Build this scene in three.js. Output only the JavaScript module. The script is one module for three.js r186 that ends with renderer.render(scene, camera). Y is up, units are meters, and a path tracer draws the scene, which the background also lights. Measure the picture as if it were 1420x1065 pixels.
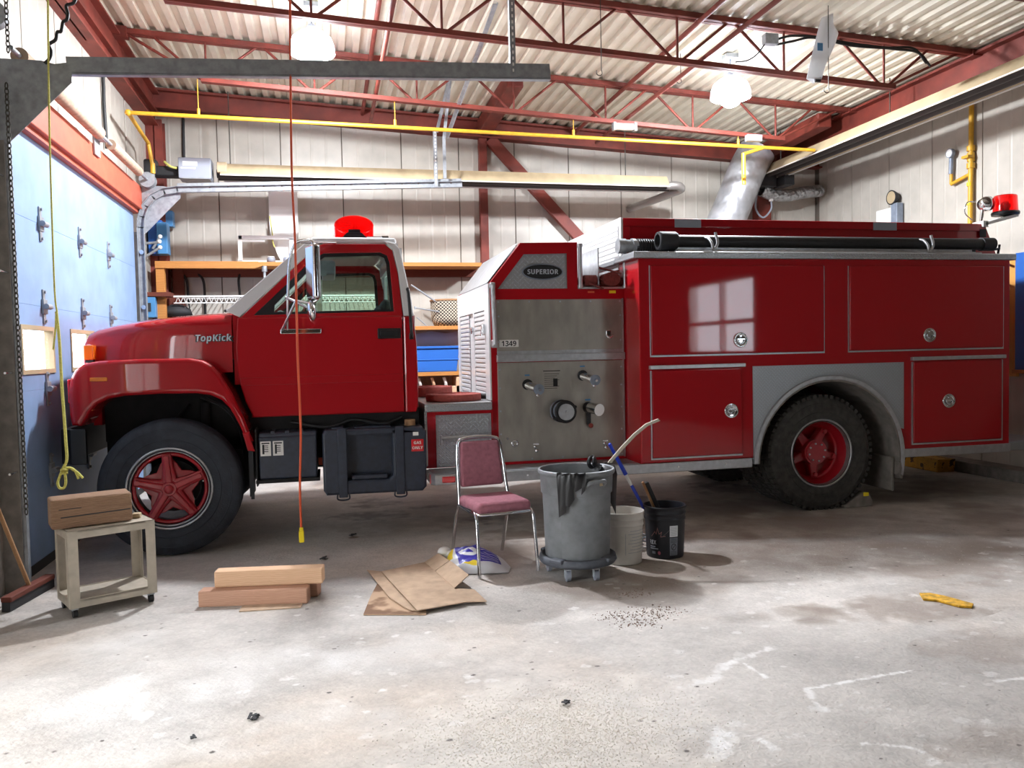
import * as THREE from 'three';
import { RoundedBoxGeometry } from 'three/addons/geometries/RoundedBoxGeometry.js';
import { TextGeometry } from 'three/addons/geometries/TextGeometry.js';
import { FontLoader } from 'three/addons/loaders/FontLoader.js';
import { mergeGeometries } from 'three/addons/utils/BufferGeometryUtils.js';
import { RectAreaLightUniformsLib } from 'three/addons/lights/RectAreaLightUniformsLib.js';

// ---------------------------------------------------------------- camera, sky, exposure
const scene = new THREE.Scene();
const renderer = new THREE.WebGLRenderer();
renderer.toneMapping = THREE.LinearToneMapping;
renderer.toneMappingExposure = 1.0;
renderer.shadowMap.enabled = true;
RectAreaLightUniformsLib.init();
scene.background = new THREE.Color(0.93, 0.97, 1.0);
scene.backgroundIntensity = 11.0;                       // overcast daylight outside the windows
const FPX = 1121.08, CAM = new THREE.Vector3(0, 1.53, 6.5);
const CR = new THREE.Vector3(0.97448507, -0.02116734, 0.22345199), CU = new THREE.Vector3(0.03004234, 0.99888589, -0.03639287), CF = new THREE.Vector3(0.2224327, -0.04217733, -0.9740353);
const camera = new THREE.PerspectiveCamera(2 * Math.atan(532.5 / FPX) * 180 / Math.PI, 1420 / 1065, 0.05, 100);
camera.position.copy(CAM);
camera.quaternion.setFromRotationMatrix(new THREE.Matrix4().makeBasis(CR, CU, CF.clone().negate()));
scene.add(camera);
const LAMP_POWER = 82, LAMP_COLOR = 0xf4f8ff;

// ---------------------------------------------------------------- small helpers
const V = (x, y, z) => new THREE.Vector3(x, y, z);
const ray = (x, y) => CF.clone().addScaledVector(CR, (x - 710) / FPX).addScaledVector(CU, (532.5 - y) / FPX);
const hit = (axis, v, x, y) => { const d = ray(x, y), t = (v - CAM[axis]) / d[axis]; return CAM.clone().addScaledVector(d, t); };
const onX = (v, x, y) => hit('x', v, x, y), onY = (v, x, y) => hit('y', v, x, y), onZ = (v, x, y) => hit('z', v, x, y);
let seed = 12345;
const rnd = () => { seed = (seed * 1664525 + 1013904223) >>> 0; return seed / 4294967296; };
const rr = (a, b) => a + (b - a) * rnd();
const ROOF = (x) => 4.83 - 0.0506 * x;                 // height of the roof deck's underside

function clean(g) {
  g = g.index ? g.toNonIndexed() : g;
  for (const k of Object.keys(g.attributes)) if (!['position', 'normal', 'uv'].includes(k)) g.deleteAttribute(k);
  if (!g.attributes.normal) g.computeVertexNormals();
  if (!g.attributes.uv) g.setAttribute('uv', new THREE.BufferAttribute(new Float32Array(g.attributes.position.count * 2), 2));
  g.morphAttributes = {}; g.groups = [];
  return g;
}
function uvBox(g) {                                     // uv in metres, by the way each triangle points
  const p = g.attributes.position.array, uv = g.attributes.uv.array;
  for (let i = 0; i < p.length / 9; i++) {
    const o = i * 9, ax = p[o + 3] - p[o], ay = p[o + 4] - p[o + 1], az = p[o + 5] - p[o + 2], bx = p[o + 6] - p[o], by = p[o + 7] - p[o + 1], bz = p[o + 8] - p[o + 2];
    const nx = Math.abs(ay * bz - az * by), ny = Math.abs(az * bx - ax * bz), nz = Math.abs(ax * by - ay * bx);
    for (let k = 0; k < 3; k++) {
      const x = p[o + k * 3], y = p[o + k * 3 + 1], z = p[o + k * 3 + 2], u = i * 6 + k * 2;
      if (nx >= ny && nx >= nz) { uv[u] = z; uv[u + 1] = y; } else if (ny >= nz) { uv[u] = x; uv[u + 1] = z; } else { uv[u] = x; uv[u + 1] = y; }
    }
  }
  return g;
}
const used = {};
function numbered(n) { const k = used[n] = (used[n] ?? -1) + 1; return k ? n + '_' + String(k).padStart(3, '0') : n; }
function mesh(name, geos, mat, parent, keepUV = false) {
  geos = (Array.isArray(geos) ? geos.flat(3) : [geos]).map(clean);
  const g = geos.length > 1 ? mergeGeometries(geos) : geos[0];
  if (!keepUV) uvBox(g);
  const m = new THREE.Mesh(g, mat);
  m.castShadow = m.receiveShadow = true;
  m.name = parent ? name : numbered(name);
  (parent ?? scene).add(m);
  return m;
}
function tag(o, label, category, group, kind) {
  Object.assign(o.userData, { label, category });
  if (group) o.userData.group = group;
  if (kind) o.userData.kind = kind;
  return o;
}
function thing(name, label, category, pos = [0, 0, 0], turn = 0, group) {
  const o = new THREE.Group(); o.name = numbered(name); o.position.set(...pos); o.rotation.y = turn; scene.add(o);
  return tag(o, label, category, group);
}
function copyOf(o, pos, turn, label, group) {
  const c = o.clone(); c.userData = { ...o.userData }; c.name = numbered(o.name.replace(/_\d{3}$/, '')); scene.add(c);
  if (pos) c.position.set(...pos);
  if (turn !== undefined) c.rotation.y = turn;
  if (label) c.userData.label = label;
  if (group) c.userData.group = group;
  return c;
}
const stuff = (m) => { m.userData.kind = 'stuff'; return m; };
const struct = (o, label, category) => tag(o, label, category, null, 'structure');
// shapes -----------------------------------------------------------------------
const box = (x0, x1, y0, y1, z0, z1, b = 0, s = 1) => {
  const w = Math.abs(x1 - x0), h = Math.abs(y1 - y0), d = Math.abs(z1 - z0);
  const g = b ? new RoundedBoxGeometry(w, h, d, s, Math.min(b, w / 2.01, h / 2.01, d / 2.01)) : new THREE.BoxGeometry(w, h, d);
  return g.translate((x0 + x1) / 2, (y0 + y1) / 2, (z0 + z1) / 2);
};
const cbox = (w, h, d, x = 0, y = 0, z = 0, b = 0, s = 1) => box(x - w / 2, x + w / 2, y - h / 2, y + h / 2, z - d / 2, z + d / 2, b, s);
const A = (p) => (p.isVector3 ? p : V(...p));
function orient(g, a, b) {                              // turns +Y to a->b and moves the middle there
  a = A(a); b = A(b);
  const d = b.clone().sub(a).normalize();
  g.applyQuaternion(new THREE.Quaternion().setFromUnitVectors(V(0, 1, 0), d));
  return g.translate((a.x + b.x) / 2, (a.y + b.y) / 2, (a.z + b.z) / 2);
}
const bar = (a, b, r, seg = 8, r2) => orient(new THREE.CylinderGeometry(r2 ?? r, r, A(a).distanceTo(A(b)), seg), a, b);
function beam(a, b, w, h, bev = 0) {                    // box along a->b: w sideways (level), h the other way
  a = A(a); b = A(b);
  const d = b.clone().sub(a), L = d.length(); d.normalize();
  let s = V(0, 1, 0).cross(d); if (s.length() < 0.05) s = V(0, 0, 1).cross(d); s.normalize();
  const u = d.clone().cross(s);
  const g = bev ? new RoundedBoxGeometry(w, h, L, 1, bev) : new THREE.BoxGeometry(w, h, L);
  g.applyMatrix4(new THREE.Matrix4().makeBasis(s, u, d));
  return g.translate((a.x + b.x) / 2, (a.y + b.y) / 2, (a.z + b.z) / 2);
}
const tube = (pts, r, n = 40, seg = 7, closed = false, tension = 0.5) => new THREE.TubeGeometry(new THREE.CatmullRomCurve3(pts.map(A), closed, 'centripetal', tension), n, r, seg, closed);
function outline(pts, holes = []) {
  const s = new THREE.Shape(pts.map(([x, y]) => new THREE.Vector2(x, y)));
  for (const h of holes) s.holes.push(new THREE.Path(h.map(([x, y]) => new THREE.Vector2(x, y))));
  return s;
}
function prism(pts, z0, z1, b = 0, holes = [], bs = 2) {
  const lo = Math.min(z0, z1), d = Math.abs(z1 - z0); b = Math.min(b, d / 2.02);
  return new THREE.ExtrudeGeometry(outline(pts, holes), { depth: d - 2 * b, bevelEnabled: b > 0, bevelThickness: b, bevelSize: b, bevelOffset: -b, bevelSegments: bs, curveSegments: 12 }).translate(0, 0, lo + b);
}
const prismX = (pts, x0, x1, b = 0, holes = [], bs = 2) => prism(pts.map(([z, y]) => [-z, y]), x0, x1, b, holes.map((h) => h.map(([z, y]) => [-z, y])), bs).rotateY(Math.PI / 2);
const prismY = (pts, y0, y1, b = 0, holes = [], bs = 2) => prism(pts.map(([x, z]) => [x, -z]), y0, y1, b, holes.map((h) => h.map(([x, z]) => [x, -z])), bs).rotateX(-Math.PI / 2);
const lathe = (pts, seg = 32, a0 = 0, a1 = Math.PI * 2) => new THREE.LatheGeometry(pts.map(([r, y]) => new THREE.Vector2(r, y)), seg, a0, a1);
const disc = (r, h, x, y, z, seg = 20, r2) => new THREE.CylinderGeometry(r2 ?? r, r, h, seg).rotateX(Math.PI / 2).translate(x, y, z);   // a short cylinder facing +z
function mirrorZ(g, c) {                                // mirror about the plane z = c
  if (Array.isArray(g)) return g.map((q) => mirrorZ(q, c));
  g = clean(g.clone());
  const p = g.attributes.position.array, n = g.attributes.normal.array;
  for (let i = 2; i < p.length; i += 3) { p[i] = 2 * c - p[i]; n[i] = -n[i]; }
  for (let i = 0; i < p.length; i += 9) for (let k = 0; k < 3; k++) {
    [p[i + 3 + k], p[i + 6 + k]] = [p[i + 6 + k], p[i + 3 + k]];
    [n[i + 3 + k], n[i + 6 + k]] = [n[i + 6 + k], n[i + 3 + k]];
  }
  return g;
}
function grid(rows, cap = false) {                      // a surface through rows of points
  const g = new THREE.BufferGeometry(), nr = rows.length, nc = rows[0].length, p = [], ix = [];
  for (const r of rows) for (const v of r) p.push(v.x, v.y, v.z);
  for (let i = 0; i < nr - 1; i++) for (let j = 0; j < nc - 1; j++) { const a = i * nc + j, b = a + 1, c = a + nc, d = c + 1; ix.push(a, c, b, b, c, d); }
  g.setAttribute('position', new THREE.Float32BufferAttribute(p, 3)); g.setIndex(ix); g.computeVertexNormals();
  return g;
}
const arc = (cx, cy, r, a0, a1, n = 16) => Array.from({ length: n + 1 }, (_, i) => { const a = (a0 + (a1 - a0) * i / n) * Math.PI / 180; return [cx + r * Math.cos(a), cy + r * Math.sin(a)]; });
const rect = (x0, x1, y0, y1) => [[x0, y0], [x1, y0], [x1, y1], [x0, y1]];
const font = await new FontLoader().loadAsync('fonts/droid/droid_sans_bold.typeface.json');
function letters(text, h, depth, wide = 1, slant = 0) { // text in the XY plane, centred, h = height of capitals
  const g = new TextGeometry(text, { font, size: h, depth, curveSegments: 3, bevelEnabled: false });
  g.computeBoundingBox(); const b = g.boundingBox;
  g.translate(-(b.min.x + b.max.x) / 2, -h / 2, 0).scale(wide, 1, 1);
  if (slant) g.applyMatrix4(new THREE.Matrix4().set(1, slant, 0, 0, 0, 1, 0, 0, 0, 0, 1, 0, 0, 0, 0, 1));
  return g;
}
// ---------------------------------------------------------------- textures
const P = new Uint8Array(512); { const p = [...Array(256).keys()]; for (let i = 255; i > 0; i--) { const j = Math.floor(rnd() * (i + 1)); [p[i], p[j]] = [p[j], p[i]]; } for (let i = 0; i < 512; i++) P[i] = p[i & 255]; }
function noise(x, y, w = 256) {                         // value noise, repeating every w cells
  const xi = Math.floor(x), yi = Math.floor(y), fx = x - xi, fy = y - yi, u = fx * fx * (3 - 2 * fx), v = fy * fy * (3 - 2 * fy);
  const m = (a) => ((a % w) + w) % w, x0 = m(xi), x1 = m(xi + 1), y0 = m(yi), y1 = m(yi + 1);
  const a = P[P[x0 & 255] + (y0 & 255)], b = P[P[x1 & 255] + (y0 & 255)], c = P[P[x0 & 255] + (y1 & 255)], d = P[P[x1 & 255] + (y1 & 255)];
  return (a + (b - a) * u + (c - a) * v + (a - b - c + d) * u * v) / 255;
}
const fbm = (x, y, o = 4, w = 256) => { let s = 0, a = 0.5, t = 0; for (let i = 0; i < o; i++) { s += a * noise(x, y, w); t += a; a *= 0.5; x *= 2; y *= 2; w *= 2; } return s / t; };
function texture(w, h, f, size = 1, srgb = true) {      // f(u, v) -> [r, g, b] 0..255; size = metres that one tile covers
  const d = new Uint8Array(w * h * 4);
  for (let j = 0; j < h; j++) for (let i = 0; i < w; i++) { const c = f(i / w, j / h), o = (j * w + i) * 4; d[o] = c[0]; d[o + 1] = c[1]; d[o + 2] = c[2]; d[o + 3] = 255; }
  const t = new THREE.DataTexture(d, w, h);
  t.magFilter = THREE.LinearFilter; t.minFilter = THREE.LinearMipmapLinearFilter; t.generateMipmaps = true;
  t.wrapS = t.wrapT = THREE.RepeatWrapping;
  if (srgb) t.colorSpace = THREE.SRGBColorSpace;
  t.repeat.set(1 / (size[0] ?? size), 1 / (size[1] ?? size)); t.needsUpdate = true;
  return t;
}
const cl = (v) => Math.max(0, Math.min(255, v));
const mottle = (rgb, amp, freq, size, n = 256, oct = 4, stretch = [1, 1]) => texture(n, n, (u, v) => { const k = 1 + amp * (fbm(u * freq * stretch[0], v * freq * stretch[1], oct, freq) - 0.5) * 2; return rgb.map((c) => cl(c * k)); }, size);
const lumps = (freq, size, n = 256, oct = 4, stretch = [1, 1]) => texture(n, n, (u, v) => { const k = 255 * fbm(u * freq * stretch[0], v * freq * stretch[1], oct, freq); return [k, k, k]; }, size, false);
const std = (o) => new THREE.MeshStandardMaterial(o), phy = (o) => new THREE.MeshPhysicalMaterial(o);
const hex = (s) => new THREE.Color(s);
function plateBump(size = 0.06) {                       // tread plate: bars that lie crosswise in turn
  return texture(128, 128, (u, v) => {
    let k = 0;
    for (const [cx, cy, a] of [[0.25, 0.25, 0.785], [0.75, 0.75, 0.785], [0.75, 0.25, -0.785], [0.25, 0.75, -0.785]]) {
      let dx = u - cx, dy = v - cy; const p = dx * Math.cos(a) + dy * Math.sin(a), q = -dx * Math.sin(a) + dy * Math.cos(a);
      k = Math.max(k, 1 - ((p / 0.24) ** 2 + (q / 0.075) ** 2));
    }
    k = 255 * Math.max(0, Math.min(1, k * 2)); return [k, k, k];
  }, size, false);
}
function lugs(x0, x1, y0, y1, z, s, inside = () => true) { // raised bars of tread plate on a face towards +z
  const o = [], g = clean(new THREE.OctahedronGeometry(1, 0).scale(s * 0.42, s * 0.13, s * 0.09));
  let r = 0;
  for (let y = y0 + s * 0.3; y < y1 - s * 0.2; y += s * 0.5, r++) for (let x = x0 + s * (r % 2 ? 0.75 : 0.25), c = 0; x < x1 - s * 0.2; x += s, c++) if (inside(x, y)) o.push(g.clone().rotateZ((c + r) % 2 ? 0.785 : -0.785).translate(x, y, z));
  return o;
}
const woodTex = (light, dark, size = [0.6, 0.12]) => texture(256, 128, (u, v) => {
  const g = 0.5 + 0.5 * Math.sin((v * 9 + 1.6 * fbm(u * 4, v * 6, 3, 4)) * 6.283), f = noise(u * 16, v * 128, 128), k = 0.55 * g + 0.45 * f;
  return light.map((c, i) => cl(c + (dark[i] - c) * k * 0.8));
}, size);
const M = {};
M.red = phy({ color: hex('#a60a17'), roughness: 0.5, specularIntensity: 0.25, clearcoat: 1, clearcoatRoughness: 0.035, bumpMap: lumps(3, 1.1, 128, 2), bumpScale: 0.0022 });
M.redWheel = phy({ color: hex('#a2101f'), roughness: 0.4, clearcoat: 0.6, clearcoatRoughness: 0.15 });
M.whitePaint = phy({ color: hex('#d9dadb'), roughness: 0.4, clearcoat: 0.8, clearcoatRoughness: 0.06 });
M.steelRed = std({ map: mottle([116, 49, 38], 0.2, 8, 1.2), roughness: 0.62 });
M.deck = std({ map: mottle([214, 208, 190], 0.05, 8, 1.5), roughness: 0.55 });
M.siding = std({ map: mottle([182, 177, 167], 0.06, 10, 1.6), roughness: 0.42 });
M.darkWall = std({ map: woodTex([92, 80, 68], [70, 58, 48], [1.2, 0.4]), roughness: 0.8 });
M.seam = std({ color: hex('#6d655c'), roughness: 0.8 });
M.blueDoor = std({ map: mottle([134, 160, 197], 0.07, 9, 1.4), roughness: 0.5 });
M.galv = std({ map: mottle([150, 154, 158], 0.14, 12, 0.4), metalness: 0.35, roughness: 0.45 });
M.galvDark = std({ map: mottle([128, 138, 152], 0.12, 12, 0.5), metalness: 0.15, roughness: 0.5 })
M.lintel = std({ map: mottle([178, 84, 60], 0.12, 8, 1), roughness: 0.6 });
M.chrome = std({ color: hex('#d8dadd'), metalness: 1, roughness: 0.12 });
M.silver = std({ color: hex('#cdd5df'), metalness: 0.25, roughness: 0.25 });
M.alu = std({ map: mottle([190, 192, 195], 0.08, 14, 0.5), metalness: 0.85, roughness: 0.38 });
M.tread = std({ color: hex('#b4b7ba'), metalness: 0.85, roughness: 0.36, bumpMap: plateBump(0.06), bumpScale: 0.004 });
M.treadFine = std({ color: hex('#a7abae'), metalness: 0.8, roughness: 0.4, bumpMap: plateBump(0.034), bumpScale: 0.003 });
M.stainless = std({ map: mottle([166, 161, 152], 0.1, 5, 0.9, 256, 4, [2, 1]), metalness: 0.65, roughness: 0.36, bumpMap: lumps(64, 0.8, 256, 2, [1, 0.04]), bumpScale: 0.0004 });
M.rubber = std({ map: mottle([50, 54, 62], 0.18, 10, 0.5), roughness: 0.82, bumpMap: lumps(40, 0.5), bumpScale: 0.002 });
M.rubberDusty = std({ map: mottle([62, 60, 57], 0.3, 12, 0.4), roughness: 0.9 });
M.black = std({ color: hex('#17181b'), roughness: 0.55 });
M.blackTrim = std({ color: hex('#141518'), roughness: 0.4 });
M.chassis = std({ map: mottle([30, 29, 29], 0.3, 12, 0.6), roughness: 0.85 });
M.plasticTank = std({ map: mottle([46, 53, 67], 0.14, 14, 0.4), roughness: 0.42 });
M.cabInside = std({ color: hex('#3b3d42'), roughness: 0.85 });
M.seat = std({ color: hex('#4a4d52'), roughness: 0.95 });
M.glass = phy({ color: hex('#e6f1ea'), transmission: 1, roughness: 0.02, thickness: 0, ior: 1.45 });
M.paneClear = phy({ color: hex('#f5f8fb'), transmission: 1, roughness: 0.05, thickness: 0, ior: 1.45 });
M.amber = phy({ color: hex('#ff8a10'), roughness: 0.15, transmission: 0.35, thickness: 0, clearcoat: 1 });
M.redLens = phy({ color: hex('#ff4646'), roughness: 0.1, transmission: 0.9, thickness: 0, clearcoat: 1 });
M.redLensSolid = phy({ color: hex('#d0101c'), roughness: 0.15, clearcoat: 1 });
M.yellowPipe = std({ map: mottle([204, 156, 42], 0.08, 10, 0.5), roughness: 0.45 });
M.cream = std({ map: mottle([180, 162, 130], 0.07, 8, 0.9), roughness: 0.5 });
M.greyBox = std({ color: hex('#9aa0ac'), roughness: 0.5, metalness: 0.2 });
M.darkTube = std({ color: hex('#2b2523'), roughness: 0.6 });
M.foil = std({ map: mottle([178, 180, 184], 0.15, 8, 0.4), metalness: 0.85, roughness: 0.3, bumpMap: lumps(6, 0.35, 128, 3), bumpScale: 0.05 });
M.duct = std({ map: mottle([176, 178, 182], 0.16, 5, 0.7), metalness: 0.55, roughness: 0.42, bumpMap: lumps(4, 0.7, 128, 3), bumpScale: 0.03 });
M.pipeGrey = std({ color: hex('#9b9793'), metalness: 0.6, roughness: 0.45 });
M.insul = std({ map: mottle([176, 152, 130], 0.12, 12, 0.4), roughness: 0.9 });
M.white = std({ color: hex('#e3e2de'), roughness: 0.55 });
M.whiteBright = std({ color: hex('#eceae6'), roughness: 0.6 });
M.shelfWood = std({ map: woodTex([200, 140, 72], [160, 98, 44], [0.9, 0.14]), roughness: 0.7 });
M.brownBoard = std({ map: woodTex([112, 52, 34], [80, 34, 24], [0.9, 0.14]), roughness: 0.75 });
M.paleWood = std({ map: woodTex([224, 186, 152], [198, 154, 118], [0.5, 0.11]), roughness: 0.75 });
M.redWood = std({ map: woodTex([202, 160, 135], [166, 120, 96], [0.5, 0.1]), roughness: 0.8 });
M.oldWood = std({ map: woodTex([160, 128, 102], [108, 80, 60], [0.5, 0.07]), roughness: 0.9, bumpMap: lumps(10, 0.3, 256, 4, [1, 8]), bumpScale: 0.006 });
M.stick = std({ map: woodTex([216, 210, 196], [190, 180, 160], [0.5, 0.05]), roughness: 0.75 });
M.handleWood = std({ map: woodTex([178, 138, 98], [140, 100, 66], [0.4, 0.05]), roughness: 0.7 });
M.cart = std({ map: mottle([176, 166, 150], 0.08, 9, 0.4), roughness: 0.5, metalness: 0.1 });
M.card = std({ map: mottle([184, 158, 133], 0.09, 10, 0.5), roughness: 0.92, side: THREE.DoubleSide });
M.cardStained = std({ map: texture(256, 256, (u, v) => { const k = fbm(u * 5, v * 5, 4, 5), s = k > 0.5 ? Math.min(1, (k - 0.5) * 6) : 0; return [cl(184 - 66 * s), cl(154 - 66 * s), cl(126 - 60 * s)]; }, 0.7), roughness: 0.92, side: THREE.DoubleSide });
M.fabric = phy({ map: texture(128, 128, (u, v) => { const w = ((Math.floor(u * 64) + Math.floor(v * 64)) & 1) ? 1.08 : 0.92, k = w * (0.9 + 0.2 * fbm(u * 8, v * 8, 3, 8)); return [cl(154 * k), cl(98 * k), cl(110 * k)]; }, 0.16), roughness: 0.95, sheen: 0.5, sheenColor: hex('#c08a98'), sheenRoughness: 0.6 });
M.binGrey = std({ map: mottle([118, 121, 124], 0.12, 10, 0.5), roughness: 0.55 });
M.dolly = std({ map: mottle([86, 90, 98], 0.18, 12, 0.4), roughness: 0.6 });
M.blackBag = std({ color: hex('#16171a'), roughness: 0.35, side: THREE.DoubleSide });
M.bucketWhite = std({ map: mottle([214, 210, 202], 0.05, 8, 0.4), roughness: 0.5 });
M.bucketBlack = std({ color: hex('#1a1c24'), roughness: 0.42 });
M.blueHandle = std({ color: hex('#1437b8'), roughness: 0.35 });
M.hose = std({ map: mottle([150, 70, 62], 0.14, 14, 0.2), roughness: 0.9 });
M.hoseDark = std({ map: mottle([112, 52, 48], 0.18, 14, 0.2), roughness: 0.9 });
M.suction = std({ map: mottle([30, 30, 32], 0.2, 10, 0.3), roughness: 0.5 });
M.orange = std({ color: hex('#d4552c'), roughness: 0.55 });
M.yellow = std({ color: hex('#f0d91e'), roughness: 0.5 });
M.rope = std({ map: mottle([208, 202, 110], 0.15, 20, 0.1), roughness: 0.9 });
M.chain = std({ color: hex('#4c4a44'), metalness: 0.6, roughness: 0.55 });
M.yellowRamp = std({ map: texture(256, 256, (u, v) => { const k = fbm(u * 9, v * 9, 4, 9); return k > 0.62 ? [92, 66, 30] : [cl(196 * (0.85 + 0.3 * k)), cl(142 * (0.85 + 0.3 * k)), cl(34)]; }, 0.5), roughness: 0.8 });
M.kerb = std({ map: mottle([128, 122, 116], 0.18, 10, 0.6), roughness: 0.9 });
M.blueThing = std({ color: hex('#2c66b8'), roughness: 0.4 });
M.bluePaint = std({ color: hex('#4a86b8'), roughness: 0.45 });
M.orangeBoard = std({ color: hex('#d89a4c'), roughness: 0.7 });
M.polyBag = phy({ color: hex('#e8eaec'), roughness: 0.35, transmission: 0.35, thickness: 0, side: THREE.DoubleSide });
M.black2 = std({ color: hex('#26272a'), roughness: 0.7 });
// ---------------------------------------------------------------- the room
const XL = -2.12, XR = 7.40, ZB = -4.66, ZF = 13.5;
{ // floor: concrete with stains, salt, dust and some painted shade where the photograph shows them
  const N = 2048, S = 9.6, X0 = -2.2, Z0 = -3, base = new Float32Array(N * N * 3);
  for (let j = 0; j < N; j++) for (let i = 0; i < N; i++) {
    const x = X0 + S * i / N, z = Z0 + S * j / N, big = fbm(x * 0.7 + 9, z * 0.9 + 3, 3), mid = fbm(x * 5, z * 7, 3), fine = noise(x * 90, z * 90), grit = noise(x * 33 + 70, z * 33);
    let k = 0.80 + 0.30 * big + 0.16 * (mid - 0.5) + 0.07 * (fine - 0.5) + 0.05 * (grit - 0.5);
    const brown = Math.max(0, fbm(x * 1.3 + 40, z * 1.7 + 11, 3) - 0.5) * 0.9;
    const o = (j * N + i) * 3;
    base[o] = 196 * k; base[o + 1] = 190 * k * (1 - 0.10 * brown); base[o + 2] = 184 * k * (1 - 0.2 * brown);
  }
  const stamp = (x, z, rx, rz, col, alpha, fr = 14, sharp = 1) => {
    const i0 = Math.max(0, Math.floor((x - rx - X0) / S * N)), i1 = Math.min(N - 1, Math.ceil((x + rx - X0) / S * N)), j0 = Math.max(0, Math.floor((z - rz - Z0) / S * N)), j1 = Math.min(N - 1, Math.ceil((z + rz - Z0) / S * N));
    for (let j = j0; j <= j1; j++) for (let i = i0; i <= i1; i++) {
      const px = X0 + S * i / N, pz = Z0 + S * j / N, d = Math.hypot((px - x) / rx, (pz - z) / rz);
      if (d >= 1) continue;
      const n = fbm(px * fr + 17, pz * fr + 5, 3), a = alpha * Math.max(0, Math.min(1, ((1 - d) * 1.3 + (n - 0.55) * 2.2) * sharp)), o = (j * N + i) * 3;
      for (let c = 0; c < 3; c++) base[o + c] += (col[c] - base[o + c]) * a;
    }
  };
  const at = (x, y) => { const p = onY(0, x, y); return [p.x, p.z]; };
  const SALT = [240, 238, 236], BROWN = [128, 112, 100], DARK = [92, 88, 85];
  // old oil, wet dirt, and shade painted in beside the truck
  for (const [x, y, rx, rz, a] of [[1240, 845, 0.75, 0.28, 0.5], [1330, 790, 0.9, 0.4, 0.45], [1150, 760, 1.0, 0.45, 0.35], [1000, 720, 0.8, 0.5, 0.35], [1390, 900, 0.5, 0.3, 0.3], [1100, 850, 0.5, 0.13, 0.35], [540, 730, 0.8, 0.4, 0.3], [720, 740, 0.35, 0.3, 0.6], [930, 700, 0.5, 0.4, 0.45], [1380, 1030, 0.3, 0.15, 0.3], [490, 745, 0.05, 0.05, 0.9]]) stamp(...at(x, y), rx, rz, BROWN, a, 7, 1.2);
  for (let k = 0; k < 46; k++) stamp(rr(1.6, 7.2), rr(-1.5, 1.9), rr(0.5, 1.2), rr(0.3, 0.7), [132, 119, 109], 0.34, 4, 1);  // brown beside the truck: partly dirt, partly the truck's shade painted in
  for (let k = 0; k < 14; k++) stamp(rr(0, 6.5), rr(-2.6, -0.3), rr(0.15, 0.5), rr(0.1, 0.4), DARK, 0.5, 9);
  // salt streaks and blooms
  const streak = (pts, w, a) => { for (let k = 0; k < pts.length - 1; k++) { const [ax, az] = at(...pts[k]), [bx, bz] = at(...pts[k + 1]), n = Math.ceil(Math.hypot(bx - ax, bz - az) / (w * 0.5)); for (let t = 0; t <= n; t++) stamp(ax + (bx - ax) * t / n + rr(-w, w) * 0.3, az + (bz - az) * t / n + rr(-w, w) * 0.3, w * rr(0.6, 1.2), w * rr(0.5, 1), SALT, a, 30, 1.4); } };
  streak([[945, 955], [985, 940], [1010, 918], [1050, 905], [1070, 898]], 0.04, 0.32);
  streak([[1030, 920], [1055, 935], [1062, 940]], 0.016, 0.45);
  streak([[1118, 955], [1160, 948], [1205, 940], [1230, 935], [1262, 930]], 0.018, 0.5);
  streak([[1118, 955], [1130, 975], [1145, 985]], 0.028, 0.4);
  streak([[990, 1050], [1005, 1030], [1000, 1010]], 0.07, 0.4);
  streak([[1050, 1025], [1075, 1040]], 0.03, 0.38);
  streak([[1190, 1030], [1255, 1035], [1280, 1042]], 0.02, 0.4);
  streak([[1380, 945], [1420, 940]], 0.02, 0.4);
  streak([[195, 965], [185, 985], [195, 997], [210, 990]], 0.04, 0.5);
  stamp(...at(770, 1010), 0.75, 0.6, [224, 217, 208], 0.55, 10, 1.5);
  for (const [x, y, rx, rz] of [[190, 970, 0.5, 0.35], [320, 930, 0.7, 0.35], [430, 1000, 0.5, 0.3], [560, 900, 0.7, 0.3], [120, 900, 0.6, 0.25], [280, 1040, 0.4, 0.15]]) stamp(...at(x, y), rx, rz, [222, 219, 216], 0.4, 5, 1);
  for (let k = 0; k < 420; k++) { const r = rr(0.006, 0.035); stamp(rr(-1, 5.6), rr(1.3, 5.2), r * 1.3, r, SALT, rr(0.15, 0.5), 50, 2); }
  for (let k = 0; k < 260; k++) { const r = rr(0.004, 0.011); stamp(rr(-1.6, 5.6), rr(0.9, 5.4), r * 1.4, r, [70, 64, 60], rr(0.4, 0.9), 50, 2.5); }
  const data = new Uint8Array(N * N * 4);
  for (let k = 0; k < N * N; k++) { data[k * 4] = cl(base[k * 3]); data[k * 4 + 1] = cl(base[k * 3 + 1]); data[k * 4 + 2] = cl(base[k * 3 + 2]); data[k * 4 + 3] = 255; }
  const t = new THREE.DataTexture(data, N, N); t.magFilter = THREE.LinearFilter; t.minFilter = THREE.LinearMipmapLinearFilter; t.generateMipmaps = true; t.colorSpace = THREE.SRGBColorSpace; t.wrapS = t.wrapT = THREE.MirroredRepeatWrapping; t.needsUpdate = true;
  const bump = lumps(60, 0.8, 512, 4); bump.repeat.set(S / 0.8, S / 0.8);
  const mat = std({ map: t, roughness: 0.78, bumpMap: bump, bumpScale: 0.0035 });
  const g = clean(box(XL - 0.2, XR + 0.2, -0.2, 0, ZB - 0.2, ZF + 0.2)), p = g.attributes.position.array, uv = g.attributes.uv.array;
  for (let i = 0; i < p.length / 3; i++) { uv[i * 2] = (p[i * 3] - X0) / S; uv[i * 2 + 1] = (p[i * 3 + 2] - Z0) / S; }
  struct(mesh('floor', g, mat, null, true), 'worn grey concrete floor with pale salt stains, dirt and some painted shade', 'floor');
}
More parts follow.
